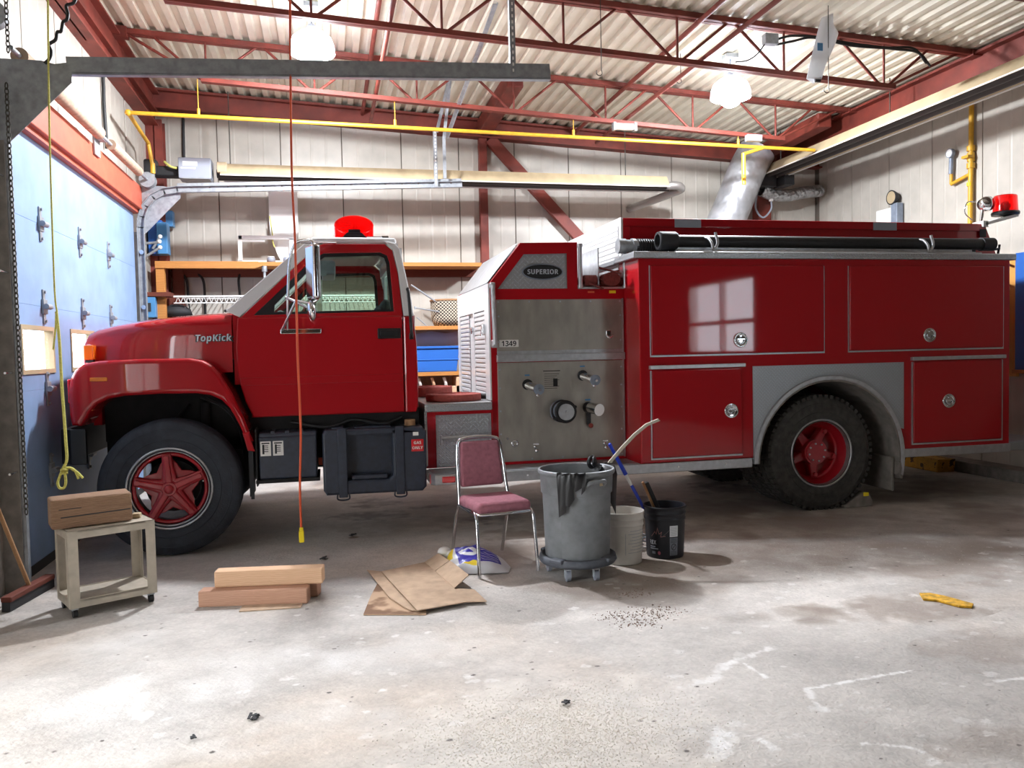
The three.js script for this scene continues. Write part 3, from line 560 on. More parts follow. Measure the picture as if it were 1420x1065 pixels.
for (const far of [false, true]) { // fenders
  const o = [[-1.80, 1.03], [-1.86, 1.035], [-1.872, 1.1], [-1.875, 1.28], [-1.86, 1.38], [-1.825, 1.45], [-1.76, 1.495], [-1.66, 1.512], [-1.4, 1.52], [-1.02, 1.518], [-0.93, 1.5], [-0.86, 1.46], [-0.80, 1.39], [-0.72, 1.24], [-0.64, 1.04], [-0.60, 0.925], [-0.575, 0.86], [-0.64, 0.865], [-0.66, 0.945], [-0.69, 1.03], [-0.74, 1.12], [-0.80, 1.19], [-0.88, 1.23], [-0.98, 1.247], [-1.25, 1.252], [-1.5, 1.245], [-1.6, 1.228], [-1.68, 1.19], [-1.73, 1.14], [-1.765, 1.08]];
  const g = prism(o, -0.46, -0.055, 0.035, [], 4);
  const f = mesh('fender', far ? mirrorZ(g, ZC) : g, M.red, truck);
  const mk = (n, q, m) => mesh(n, far ? mirrorZ(q, ZC) : q, m, f);
  mk('flare_end', prism([[-0.60, 0.94], [-0.60, 0.9], [-0.565, 0.78], [-0.62, 0.79], [-0.655, 0.93]], -0.3, -0.05, 0.012), M.red);
  mk('side_marker', box(-1.72, -1.60, 1.36, 1.39, -0.06, -0.047, 0.005), M.amber);
  mk('turn_lamp', [box(-1.81, -1.735, 1.52, 1.635, -0.34, -0.24, 0.012, 2)], M.amber);
  mk('turn_lamp_base', [box(-1.80, -1.745, 1.5, 1.525, -0.32, -0.26)], M.black);
  mk('front_reflector', [box(-1.89, -1.865, 1.2, 1.38, -0.26, -0.1, 0.01)], M.redLensSolid);
  mk('mudflap', [box(-0.62, -0.60, 0.42, 0.95, -0.42, -0.12), box(-0.61, -0.585, 0.40, 0.9, -0.13, -0.11)], M.black2);
}
mesh('bumper', [prismY([[-1.76, -0.03], [-1.86, -0.03], [-1.95, -0.12], [-1.95, -2.32], [-1.86, -2.41], [-1.76, -2.41], [-1.76, -2.37], [-1.85, -2.34], [-1.91, -2.28], [-1.91, -0.16], [-1.85, -0.08], [-1.76, -0.07]], 0.745, 1.01, 0.008)], M.blackTrim, truck);
// cab ------------------------------------------------------------------------------------
{
  const cab = mesh('cab_shell', [ // red lower shell: quarters, rear wall, cowl, floor
    ...both(prism([[0.628, 1.03], [0.715, 1.03], [0.735, 1.08], [0.74, 1.34], [0.735, 1.6], [0.715, 1.83], [0.628, 1.83]], -0.34, -0.25, 0.014)),
    box(0.68, 0.73, 1.03, 1.84, -0.3, -2.14, 0.01), box(-0.72, -0.66, 1.3, 1.88, -0.28, -2.16), box(-0.6, 0.72, 1.03, 1.08, -0.3, -2.14),
  ], M.red, truck);
  mesh('upper_shell', [ // white roof, windscreen posts, rear corner posts
    ...both(leaned(prism([[0.632, 1.83], [0.717, 1.83], [0.705, 1.95], [0.66, 2.2], [0.625, 2.39], [0.585, 2.44], [0.53, 2.452], [0.5, 2.452], [0.565, 2.39], [0.60, 2.2]], -0.36, -0.252, 0.01))),
    ...both(leaned(prism([[-0.77, 1.885], [-0.665, 1.835], [-0.052, 2.412], [-0.02, 2.44], [-0.14, 2.44]], -0.35, -0.262, 0.008))),
    box(-0.10, 0.6, 2.43, 2.49, -0.36, -2.08, 0.028, 3), box(-0.72, -0.62, 1.865, 1.9, -0.28, -2.16, 0.012),
    box(0.62, 0.665, 1.84, 1.95, -0.34, -2.1), box(0.57, 0.61, 2.3, 2.44, -0.34, -2.1), box(0.6, 0.64, 1.9, 2.4, -0.34, -0.5), box(0.6, 0.64, 1.9, 2.4, -1.94, -2.1),
  ], M.whitePaint, truck);
  mesh('cowl_wiper', [tube([[-0.74, 1.905, -0.42], [-0.70, 1.96, -0.6], [-0.66, 1.98, -0.9]], 0.008), bar([-0.78, 1.89, -0.36], [-0.74, 1.91, -0.5], 0.012)], M.blackTrim, cab);
  const ws = grid([[V(-0.72, 1.89, -0.32), V(-0.745, 1.89, ZC), V(-0.72, 1.89, -2.12)], [V(-0.08, 2.435, -0.38), V(-0.12, 2.435, ZC), V(-0.08, 2.435, -2.06)]]);
  mesh('windscreen', ws, M.glass, cab);
  mesh('rear_window', box(0.615, 0.62, 1.95, 2.3, -0.5, -1.94), M.glass, cab);
  const ins = mesh('dashboard', [box(-0.64, -0.34, 1.5, 1.84, -0.34, -2.1, 0.04, 2), box(-0.4, -0.33, 1.62, 1.9, -0.5, -0.95, 0.03)], M.cabInside, cab);
  mesh('steering_wheel', [new THREE.TorusGeometry(0.21, 0.016, 8, 32).rotateY(Math.PI / 2).rotateZ(-0.6).translate(-0.22, 1.83, -0.72), bar([-0.45, 1.68, -0.72], [-0.22, 1.83, -0.72], 0.025)], M.blackTrim, cab);
  for (const z of [-0.78, -1.68]) mesh('seat', [box(0.05, 0.55, 1.3, 1.46, z - 0.26, z + 0.26, 0.05, 2), prism([[0.42, 1.42], [0.56, 1.42], [0.58, 1.9], [0.56, 1.98], [0.5, 1.99], [0.46, 1.93]], z - 0.24, z + 0.24, 0.04)], M.seat, cab);
  mesh('visor', [leaned(box(-0.06, 0.02, 2.2, 2.33, -0.62, -0.6)), box(-0.02, 0.1, 2.23, 2.36, -0.9, -1.5, 0.02)], M.greyBox, cab);
  // doors with their windows
  for (const far of [false, true]) {
    const side = (g) => (far ? mirrorZ(g, ZC) : g);
    const d = mesh('cab_door', [side(prism([[-0.70, 1.60], [-0.692, 1.36], [-0.64, 1.16], [-0.585, 1.035], [0.62, 1.035], [0.62, 1.83], [-0.682, 1.832]], -0.31, -0.25, 0.01)), side(box(-0.675, 0.618, 1.29, 1.352, -0.26, -0.244, 0.006))], M.red, truck);
    const hole = [[-0.555, 1.85], [-0.075, 2.31], [0.0, 2.35], [0.46, 2.362], [0.515, 2.335], [0.532, 2.28], [0.553, 1.87]];
    mesh('window_frame', side(leaned(prism([[-0.66, 1.83], [0.628, 1.83], [0.60, 2.18], [0.56, 2.38], [0.5, 2.432], [0.0, 2.432], [-0.05, 2.408]], -0.31, -0.256, 0.006, [hole]))), M.red, d);
    mesh('window_seal', side(leaned(prism(hole, -0.30, -0.262, 0, [[[-0.40, 1.872], [-0.395, 1.93], [-0.055, 2.275], [0.01, 2.322], [0.45, 2.335], [0.49, 2.315], [0.505, 2.27], [0.527, 1.885]]]))), M.blackTrim, d);
    mesh('window_pane', side(leaned(prism([[-0.41, 1.86], [-0.40, 1.93], [-0.05, 2.29], [0.01, 2.33], [0.46, 2.345], [0.51, 2.28], [0.53, 1.875]], -0.283, -0.278))), M.glass, d);
    mesh('inner_trim', side(box(-0.5, 0.6, 1.1, 1.82, -0.34, -0.312, 0.01)), M.cabInside, d);
    mesh('door_handle', [side(box(0.415, 0.605, 1.645, 1.73, -0.252, -0.236, 0.008)), side(box(0.435, 0.585, 1.665, 1.712, -0.24, -0.226, 0.008))], M.blackTrim, d);
  }
  for (const far of [false, true]) {
    const side = (g) => (far ? mirrorZ(g, ZC) : g);
    mesh('grab_handle', [side(tube([[0.672, 2.05, -0.285], [0.672, 2.05, -0.235], [0.675, 2.0, -0.215], [0.688, 1.7, -0.2], [0.69, 1.665, -0.215], [0.69, 1.655, -0.255]], 0.014, 30)), side(box(0.672, 0.708, 1.635, 1.685, -0.25, -0.225, 0.006))], M.blackTrim, cab);
    const m = mesh('mirror', [side(new RoundedBoxGeometry(0.06, 0.43, 0.19, 3, 0.028).rotateY(0.35).translate(-0.085, 2.165, 0.02))], M.chrome, truck);
    mesh('mirror_glass', [side(new RoundedBoxGeometry(0.008, 0.39, 0.155, 1, 0.003).rotateY(0.35).translate(-0.057, 2.165, 0.03 - 0.0))], M.alu, m);
    mesh('convex_mirror', [side(new THREE.SphereGeometry(0.085, 20, 14).scale(0.45, 1, 0.8).rotateZ(0.12).translate(-0.1, 1.865, 0.0)), side(bar([-0.3, 1.98, -0.1], [-0.11, 1.88, 0], 0.011))], M.chrome, m);
    mesh('bracket', [side(box(-0.355, -0.035, 1.695, 1.735, -0.252, -0.225, 0.006)), side(tube([[-0.30, 1.73, -0.23], [-0.285, 1.95, -0.12], [-0.25, 2.30, -0.06], [-0.2, 2.40, -0.02], [-0.09, 2.405, 0.015], [-0.07, 2.36, 0.02]], 0.011, 40)), side(bar([-0.345, 1.72, -0.235], [-0.22, 1.95, -0.05], 0.011)), side(tube([[-0.22, 1.95, -0.05], [-0.12, 1.93, 0.0], [-0.06, 1.95, 0.02], [-0.055, 1.99, 0.02]], 0.01)), side(bar([-0.2, 2.40, -0.02], [0.1, 2.44, -0.34], 0.009))], M.chrome, m);
  }
  // light bar across the roof
  const lb = mesh('light_bar', [box(0.14, 0.38, 2.475, 2.5, -0.5, -1.94, 0.008), prism([[0.15, 2.5], [0.37, 2.5], [0.32, 2.55], [0.2, 2.55]], -0.56, -0.5, 0.004), box(0.21, 0.31, 2.55, 2.575, -0.53, -0.5)], M.blackTrim, truck);
  const oval = Array.from({ length: 28 }, (_, k) => { const a = k / 28 * Math.PI * 2; return [0.26 + 0.165 * Math.cos(a), 2.615 + 0.085 * Math.sin(a)]; });
  const skirt = [[0.098, 2.61], [0.1, 2.5], [0.42, 2.5], [0.424, 2.61], ...arc(0.26, 2.615, 0.164, 2, 178, 14).map(([x, y]) => [x, 2.615 + (y - 2.615) * 0.52])];
  mesh('lens', [prism(skirt, -0.54, -1.9, 0.012)], M.redLens, lb);
  mesh('lens_end', [prism(oval, -0.56, -0.535, 0.01)], M.redLens, lb);
  mesh('reflector', [disc(0.03, 0.05, 0.27, 2.585, -0.62, 14), box(0.12, 0.4, 2.51, 2.525, -0.6, -1.88), bar([0.262, 2.51, -0.6], [0.268, 2.69, -0.6], 0.008)], M.redLensSolid, lb);
  mesh('rotator', [...[0, 1, 2, 3].map((k) => cbox(0.1, 0.01, 0.02, 0.185, 2.585 + k * 0.02, -0.62))], M.chrome, lb);
  mesh('antenna_base', [box(0.48, 0.54, 2.49, 2.51, -0.44, -0.4, 0.005), bar([0.36, 2.5, -0.42], [0.52, 2.5, -0.42], 0.006)], M.chrome, lb);
}
{ // battery box and fuel tank under the cab
  const b = mesh('battery_box', [box(-0.545, -0.1, 0.545, 0.885, -0.6, -0.12, 0.018, 2), box(-0.55, -0.095, 0.86, 0.915, -0.6, -0.14, 0.02, 2), ...[-0.45, -0.34, -0.23].map((x) => box(x, x + 0.03, 0.905, 0.925, -0.5, -0.14))], M.plasticTank, truck);
  mesh('box_bracket', [box(-0.57, -0.08, 0.52, 0.545, -0.6, -0.1), box(-0.565, -0.555, 0.5, 0.95, -0.5, -0.1)], M.chassis, b);
  for (const x of [-0.49, -0.395]) { const l = mesh('warning_label', box(x - 0.04, x + 0.04, 0.735, 0.85, -0.121, -0.1175), M.white, b); mesh('label_print', [...[0.77, 0.785, 0.80, 0.815].map((y) => box(x - 0.025, x + 0.02, y - 0.003, y + 0.003, -0.118, -0.1168)), box(x - 0.03, x + 0.03, 0.83, 0.84, -0.118, -0.1168), box(x - 0.025, x - 0.01, 0.75, 0.825, -0.118, -0.1168)], M.black2, l); }
  mesh('reflector_lamp', box(-0.09, -0.06, 0.62, 0.68, -0.3, -0.28), M.orange, b);
  const t = mesh('fuel_tank', [
    prism([[-0.055, 0.43], [-0.03, 0.39], [0.74, 0.385], [0.775, 0.42], [0.78, 0.88], [0.75, 0.915], [-0.02, 0.92], [-0.055, 0.89]], -0.62, -0.12, 0.02, [[[0.13, 0.5], [0.47, 0.5], [0.5, 0.53], [0.5, 0.86], [0.48, 0.885], [0.14, 0.885], [0.12, 0.865], [0.12, 0.52]]], 3),
    box(0.08, 0.54, 0.45, 0.9, -0.6, -0.24), box(0.17, 0.46, 0.5, 0.54, -0.26, -0.15, 0.01), box(0.02, 0.12, 0.9, 0.935, -0.5, -0.16, 0.012), box(0.2, 0.5, 0.905, 0.93, -0.5, -0.2, 0.01)], M.plasticTank, truck);
  for (const x of [0.10, 0.56]) mesh('tank_strap', [box(x - 0.035, x + 0.035, 0.37, 0.93, -0.125, -0.105, 0.006), tube([[x - 0.045, 0.40, -0.13], [x - 0.045, 0.355, -0.13], [x + 0.045, 0.355, -0.13], [x + 0.045, 0.40, -0.13]], 0.007, 24)], M.plasticTank, t);
  mesh('filler_cap', [disc(0.045, 0.05, 0, 0, 0, 14).rotateX(Math.PI / 2).translate(0.66, 0.945, -0.25)], M.handleWood, t);
  const gl = mesh('fuel_label', box(0.655, 0.755, 0.715, 0.815, -0.121, -0.1165), M.redLensSolid, t);
  mesh('label_print', [letters('GAS', 0.024, 0.001, 1).translate(0.705, 0.787, -0.1163), letters('ONLY', 0.024, 0.001, 1).translate(0.705, 0.745, -0.1163)], M.whiteBright, gl);
  mesh('white_tag', box(0.67, 0.715, 0.845, 0.875, -0.121, -0.1165), M.white, t);
}
{ // deck and step behind the cab
  const s = mesh('step_box', [box(0.80, 1.38, 0.54, 1.02, -2.1, -0.31)], M.red, truck);
  mesh('deck_plate', [box(0.79, 1.37, 1.02, 1.09, -2.12, -0.28, 0.008), box(0.79, 0.81, 0.56, 1.03, -2.1, -0.3)], M.tread, s);
  mesh('diamond_panel', box(0.885, 1.362, 0.545, 0.99, -0.312, -0.302), M.tread, s);
  stuff(mesh('tread_bars', lugs(0.9, 1.355, 0.55, 0.985, -0.302, 0.042), M.silver, s)); stuff(mesh('edge_bars', lugs(0.8, 1.365, 1.02, 1.09, -0.28, 0.036), M.silver, s));
  mesh('grab_bar', [bar([0.92, 0.80, -0.24], [1.34, 0.80, -0.24], 0.016), box(0.915, 0.93, 0.74, 0.82, -0.31, -0.23), box(1.33, 1.345, 0.74, 0.82, -0.31, -0.23)], M.alu, s);
  const r = mesh('running_board', [prismY([[0.80, -0.36], [0.80, -0.06], [0.83, -0.01], [1.36, 0.0], [3.66, 0.0], [3.66, -0.36]], 0.44, 0.525, 0.006), ...[0.462, 0.478, 0.494].map((y) => box(2.62, 3.65, y, y + 0.006, 0, 0.004))], M.alu, truck);
  mesh('tread_top', prismY([[0.82, -0.36], [0.82, -0.05], [1.36, -0.02], [2.60, -0.02], [2.60, -0.36]], 0.525, 0.53), M.treadFine, r);
  mesh('marker_lamp', [new RoundedBoxGeometry(0.11, 0.05, 0.02, 2, 0.009).translate(0.94, 0.485, 0.0)], M.redLensSolid, r);
  mesh('end_reflector', [box(0.795, 0.802, 0.45, 0.52, -0.2, -0.06)], M.redLensSolid, r);
  mesh('rivet', [1.1, 1.6, 2.1, 2.95, 3.4].map((x) => disc(0.008, 0.006, x, 0.485, 0.003, 8)), M.chrome, r);
}
{ // pump house
  const Z1 = -0.35;
  const prof = [[1.385, 0.53], [1.385, 2.11], [1.665, 2.455], [2.18, 2.465], [2.18, 2.055], [2.64, 2.055], [2.64, 0.53]];
  const ph = mesh('pump_house', [
    prism([[1.385, 0.53], [1.385, 2.11], [1.665, 2.455], [2.18, 2.465], [2.18, 2.055], [2.64, 2.055], [2.64, 0.53]], Z1 - 0.06, Z1, 0.004, [[[1.45, 2.055], [1.69, 2.36], [2.085, 2.37], [2.085, 2.055]]])], M.red, truck);
  mesh('far_plate', prism(prof, -2.09, -2.03, 0.004), M.red, ph);
  mesh('tower_body', [prism([[1.392, 0.54], [1.392, 2.10], [1.67, 2.445], [2.17, 2.455], [2.17, 2.0], [2.63, 2.0], [2.63, 0.54]], -2.03, Z1 - 0.06)], M.whitePaint, ph);
  const tr0 = (x, y) => y < 2.36 && y > 2.06 && x > 1.47 + (y - 2.045) * 0.766 && x < 2.075;
  const tr = mesh('tread_badge_plate', prism([[1.44, 2.045], [1.685, 2.365], [2.09, 2.375], [2.09, 2.045]], Z1 - 0.03, Z1 - 0.012), M.treadFine, ph);
  stuff(mesh('tread_bars', lugs(1.44, 2.08, 2.05, 2.37, Z1 - 0.012, 0.046, (x, y) => tr0(x, y) && ((x - 1.86) / 0.2) ** 2 + ((y - 2.205) / 0.08) ** 2 > 1), M.silver, tr));
  const plq = Array.from({ length: 32 }, (_, k) => { const a = k / 32 * Math.PI * 2; return [1.86 + 0.175 * Math.cos(a), 2.205 + 0.062 * Math.sin(a)]; });
  mesh('plaque_rim', prism(plq.map(([x, y]) => [1.86 + (x - 1.86) * 1.07, 2.205 + (y - 2.205) * 1.16]), Z1 - 0.014, Z1 + 0.002, 0.004), M.galvDark, tr);
  const pq = mesh('name_plaque', prism(plq, Z1 - 0.012, Z1 + 0.008, 0.004), M.blackTrim, ph);
  mesh('lettering', letters('SUPERIOR', 0.042, 0.006, 1.0).translate(1.86, 2.205, Z1 + 0.007), M.silver, pq);
  // ribbed roll-up shutters on the side towards the cab, in strips
  const sh = mesh('shutter_frame', [box(1.371, 1.3845, 1.1, 1.885, -0.352, -0.55), box(1.371, 1.3845, 1.1, 1.885, -1.06, -1.12), box(1.371, 1.3845, 1.1, 1.885, -1.9, -2.03), box(1.371, 1.3845, 1.885, 2.108, -0.352, -2.03)], M.whitePaint, ph);
  const rib = uvBox(clean(prismX([[-1.06, 0], [-0.56, 0], [-0.56, 0.034], [-1.06, 0.034]], 0, 0.016, 0.007, [], 2)));
  for (const dz of [0, -0.83]) for (let k = 0; k < 18; k++) { const m = new THREE.Mesh(rib, M.whitePaint); m.name = 'slat'; m.castShadow = m.receiveShadow = true; m.position.set(1.374, 1.12 + k * 0.0425, dz); sh.add(m); }
  mesh('shutter_latch', [cbox(0.03, 0.09, 0.03, 1.36, 1.72, -0.53, 0.008), bar([1.35, 1.76, -0.53], [1.34, 1.66, -0.53], 0.012), cbox(0.03, 0.07, 0.03, 1.36, 1.72, -1.1, 0.008)], M.chrome, sh);
  // upper sloped face: clear wind guard with stickers
  mesh('wind_guard', [grid([[V(1.375, 2.115, -0.42), V(1.375, 2.115, -2.02)], [V(1.655, 2.462, -0.42), V(1.655, 2.462, -2.02)]])], M.alu, ph);
  // stainless panels
  const up = mesh('upper_panel', box(1.437, 2.585, 1.52, 1.965, Z1 - 0.01, Z1 + 0.006, 0.003), M.stainless, ph);
  const lo = mesh('gauge_panel', box(1.437, 2.585, 0.555, 1.42, Z1 - 0.01, Z1 + 0.006, 0.003), M.stainless, ph);
  mesh('edge_trim', [box(2.585, 2.597, 0.55, 1.97, Z1 - 0.01, Z1 + 0.012)], M.alu, ph);
  mesh('shelf_rail', [box(1.43, 2.60, 1.425, 1.49, Z1 - 0.01, Z1 + 0.035, 0.006), box(1.437, 2.585, 1.49, 1.525, Z1 - 0.01, Z1 + 0.004)], M.alu, ph);
  const rv = []; for (const x of [1.455, 1.73, 2.01, 2.29, 2.565]) rv.push([x, 1.945], [x, 0.575]); for (const y of [1.82, 1.6, 1.36, 1.2, 1.0, 0.8]) rv.push([1.455, y], [2.567, y]);
  stuff(mesh('rivet', rv.map(([x, y]) => disc(0.0085, 0.008, x, y, Z1 + 0.009, 8)), M.silver, lo));
  mesh('panel_latch', [cbox(0.045, 0.05, 0.02, 2.45, 1.66, Z1 + 0.015, 0.005), tube([[2.43, 1.645, Z1 + 0.02], [2.45, 1.62, Z1 + 0.04], [2.485, 1.635, Z1 + 0.03]], 0.01, 16)], M.chrome, up);
  const np = mesh('number_plate', box(1.458, 1.628, 1.555, 1.617, Z1 + 0.005, Z1 + 0.008), M.white, up);
  mesh('lettering', letters('1349', 0.045, 0.001, 0.98).translate(1.543, 1.586, Z1 + 0.0082), M.black, np);
  mesh('data_plate', [...Array.from({ length: 8 }, (_, k) => box(1.855, 1.99 - (k % 3) * 0.02, 1.31 - k * 0.018, 1.314 - k * 0.018, Z1 + 0.005, Z1 + 0.0068)), box(1.845, 2.0, 1.335, 1.342, Z1 + 0.005, Z1 + 0.0068), box(1.935, 1.975, 1.2, 1.27, Z1 + 0.005, Z1 + 0.0066)], M.chassis, lo);
  // pull levers on bronze plates
  for (const [x, y] of [[1.70, 1.225], [2.205, 1.29]]) {
    const l = mesh('pull_lever', [disc(0.047, 0.012, x, y, Z1 + 0.012, 24), ], M.blackTrim, lo);
    mesh('lever_plate', [box(x - 0.1, x + 0.09, y - 0.14, y + 0.07, Z1 + 0.005, Z1 + 0.0075, 0.001)], M.stainless, l);
    mesh('lever_barrel', [bar([x, y - 0.005, Z1 + 0.01], [x + 0.05, y - 0.035, Z1 + 0.2], 0.036, 20)], M.chrome, l);
    mesh('lever_cap', [bar([x + 0.05, y - 0.035, Z1 + 0.2], [x + 0.052, y - 0.037, Z1 + 0.215], 0.047, 24)], M.galvDark, l);
    mesh('lever_knob', [new THREE.SphereGeometry(0.016, 12, 8).translate(x + 0.04, y - 0.085, Z1 + 0.2), bar([x + 0.05, y - 0.03, Z1 + 0.216], [x + 0.052, y - 0.04, Z1 + 0.24], 0.012)], M.chrome, l);
    mesh('blue_tag', box(x - 0.022, x + 0.022, y + 0.075, y + 0.088, Z1 + 0.005, Z1 + 0.0085), M.bluePaint, l);
  }
  { // intake with its cap
    const x = 2.0, y = 0.985, n = mesh('intake', [bar([x - 0.02, y + 0.01, Z1], [x, y, Z1 + 0.1], 0.085, 28), bar([x - 0.01, y, Z1 + 0.03], [x - 0.008, y, Z1 + 0.05], 0.1, 28), bar([x, y, Z1 + 0.09], [x + 0.004, y, Z1 + 0.14], 0.092, 28)], M.galvDark, lo);
    mesh('intake_ring', [new THREE.TorusGeometry(0.088, 0.012, 8, 28).translate(x - 0.008, y, Z1 + 0.065), new THREE.TorusGeometry(0.084, 0.016, 8, 28).translate(x + 0.004, y, Z1 + 0.14), disc(0.014, 0.06, x + 0.09, y + 0.04, Z1 + 0.12, 8), disc(0.014, 0.06, x - 0.085, y - 0.06, Z1 + 0.12, 8)], M.black, n);
    mesh('intake_cap', [disc(0.072, 0.02, x + 0.006, y - 0.002, Z1 + 0.148, 28), disc(0.012, 0.02, x + 0.006, y - 0.002, Z1 + 0.165, 10)], M.alu, n);
  }
  { // outlet with a lever
    const x = 2.25, y = 1.005, n = mesh('outlet', [bar([x, y, Z1], [x + 0.01, y - 0.002, Z1 + 0.05], 0.05, 20), box(x - 0.018, x + 0.018, y - 0.15, y - 0.02, Z1 + 0.01, Z1 + 0.04, 0.006)], M.blackTrim, lo);
    mesh('outlet_cap', [bar([x + 0.01, y, Z1 + 0.05], [x + 0.045, y - 0.012, Z1 + 0.17], 0.048, 20), bar([x + 0.045, y - 0.012, Z1 + 0.17], [x + 0.048, y - 0.013, Z1 + 0.18], 0.053, 24)], M.chrome, n);
    mesh('drain_tip', [new THREE.SphereGeometry(0.022, 12, 8).translate(x + 0.015, y - 0.16, Z1 + 0.04)], M.hose, n);
    mesh('blue_tag', box(x - 0.025, x + 0.025, y + 0.062, y + 0.075, Z1 + 0.005, Z1 + 0.0085), M.bluePaint, n);
  }
  mesh('drain_valve', [new THREE.TorusGeometry(0.024, 0.01, 8, 20).translate(1.575, 0.715, Z1 + 0.012), disc(0.01, 0.02, 1.51, 0.76, Z1 + 0.012, 8)], M.chrome, lo);
  for (const [x, y] of [[1.765, 0.645], [2.405, 0.645]]) mesh('drain_knob', [new THREE.SphereGeometry(0.02, 12, 8).translate(x, y, Z1 + 0.03), new THREE.SphereGeometry(0.016, 12, 8).translate(x - 0.012, y + 0.035, Z1 + 0.022), cbox(0.05, 0.012, 0.012, x, y + 0.055, Z1 + 0.012)], M.chrome, lo);
  // grab rail and hose-bed rollers
  mesh('grab_rail', [bar([1.402, 2.09, Z1 + 0.05], [1.412, 1.58, Z1 + 0.05], 0.02, 14), cbox(0.045, 0.05, 0.07, 1.402, 2.085, Z1 + 0.025, 0.01), cbox(0.05, 0.07, 0.07, 1.412, 1.585, Z1 + 0.025, 0.01)], M.alu, ph);
  for (const x of [2.2, 2.618]) mesh('hose_roller', [bar([x, 2.07, Z1 + 0.012], [x, 2.44, Z1 + 0.012], 0.02, 14), bar([x, 2.06, Z1 + 0.012], [x, 2.09, Z1 + 0.012], 0.026, 14), bar([x, 2.42, Z1 + 0.012], [x, 2.45, Z1 + 0.012], 0.026, 14)], M.alu, ph);
  mesh('hose_tray', [box(2.18, 2.63, 2.055, 2.075, -2.03, Z1, 0.004), box(2.375, 2.385, 2.07, 2.42, -2.0, Z1 - 0.02)], M.alu, ph);
  mesh('side_light', [box(2.27, 2.33, 2.02, 2.035, Z1, Z1 + 0.006)], M.orange, ph);
  mesh('caution_label', [box(2.47, 2.53, 2.015, 2.04, Z1, Z1 + 0.004)], M.yellow, ph);
}
{ // rear body
  const Y0 = 0.525, Y1 = 2.29, cx = 4.44, cy = 0.47, R = 0.735;
  const pr = [[2.61, Y0], ...arc(cx, cy, R, 175.7, 4.3, 28), [6.39, Y0], [6.39, Y1], [2.61, Y1]];
  const bd = mesh('body', [prism(pr, -2.44, 0, 0.012)], M.red, truck);
  // wheel-well plate and lip
  mesh('arch_plate', prism([[3.67, 0.5], ...arc(cx, cy, R + 0.01, 177.6, 22, 26), [5.13, 0.74], [5.21, 0.72], [5.21, 1.34], [3.67, 1.34]], 0.001, 0.008), M.treadFine, bd);
  stuff(mesh('tread_bars', lugs(3.68, 5.2, 0.5, 1.335, 0.008, 0.032, (x, y) => Math.hypot(x - cx, y - cy) > R + 0.06 && (x < 4.4 || y > 0.8)), M.silver, bd));
  mesh('arch_lip', [prism([...arc(cx, cy, R + 0.035, 180, -14, 30), ...arc(cx, cy, R - 0.005, -14, 180, 30)], -0.02, 0.03, 0.008)], M.alu, bd);
  mesh('well_liner', [prism([...arc(cx, cy, R - 0.004, 180, -14, 30), ...arc(cx, cy, R - 0.02, -14, 180, 30)], -0.72, 0.02)], M.kerb, bd);
  mesh('mudflap', [prism([[5.14, 0.3], [5.165, 0.26], [5.185, 0.26], [5.19, 0.34], [5.165, 0.42], [5.14, 0.42]], -0.3, 0.03, 0.01), box(5.1, 5.13, 0.14, 0.46, -0.62, -0.02, 0.01)], M.kerb, bd);
  mesh('far_liner', [prism([...arc(cx, cy, R - 0.004, 180, 0, 24), ...arc(cx, cy, R - 0.02, 0, 180, 24)], -2.43, -1.72), box(3.72, 5.16, 0.6, 1.19, -1.4, -1.04)], M.chassis, bd);
  // compartment doors
  const doorSpec = [[2.715, 4.375, 1.462, 2.225, 3.545, 1.575], [4.64, 6.3, 1.462, 2.225, 5.475, 1.585], [2.715, 3.555, 0.575, 1.325, 3.45, 0.955], [5.31, 6.285, 0.585, 1.34, 5.685, 0.965]];
  doorSpec.forEach(([x0, x1, y0, y1, lx, ly], k) => {
    const d = mesh('compartment_door', box(x0, x1, y0, y1, -0.005, 0.018, 0.006, 2), M.red, truck);
    const tr = [box(x0 - 0.01, x1 + 0.006, y0 - 0.02, y0 - 0.006, 0, 0.014)];
    if (k > 1) tr.push(box(x0 - 0.015, x0 - 0.005, y0 - 0.02, y1, 0, 0.012), box(x0 - 0.025, x1 + 0.03, y1 + 0.012, y1 + 0.045, 0, 0.04, 0.004));
    if (k === 3) tr.push(box(x1 + 0.005, x1 + 0.015, y0 - 0.02, y1, 0, 0.012));
    if (k < 2) tr.push(box(x0 - 0.012, x0 - 0.006, y0 - 0.02, y1, 0, 0.008), box(x1 + 0.006, x1 + 0.011, y0 - 0.02, y1, 0, 0.008));
    mesh('door_trim', tr, M.alu, d);
    const la = mesh('latch', [lathe([[0.0, 0.006], [0.045, 0.006], [0.05, 0.012], [0.062, 0.014], [0.066, 0.006], [0.066, 0]], 32).rotateX(Math.PI / 2).translate(lx, ly, 0.018)], M.chrome, d);
    mesh('latch_handle', [new THREE.TorusGeometry(0.034, 0.007, 8, 20, Math.PI).rotateZ(Math.PI).translate(lx, ly + 0.004, 0.032), cbox(0.075, 0.014, 0.012, lx, ly + 0.006, 0.032, 0.004), cbox(0.02, 0.014, 0.01, lx, ly + 0.035, 0.028, 0.003)], M.chrome, la);
  });
  mesh('ledge_trim', [box(2.56, 6.45, 2.285, 2.345, -0.46, 0.015, 0.01), box(2.56, 6.45, 2.285, 2.345, -2.455, -1.98, 0.01), box(2.56, 6.45, 2.285, 2.32, -1.98, -0.46)], M.tread, bd);
  stuff(mesh('ledge_bars', lugs(2.6, 6.4, 2.288, 2.342, 0.015, 0.04), M.silver, bd));
  // lower rails and tailboard
  mesh('rear_rail', [box(5.21, 6.4, 0.45, 0.53, -2.44, 0.005, 0.006)], M.alu, bd);
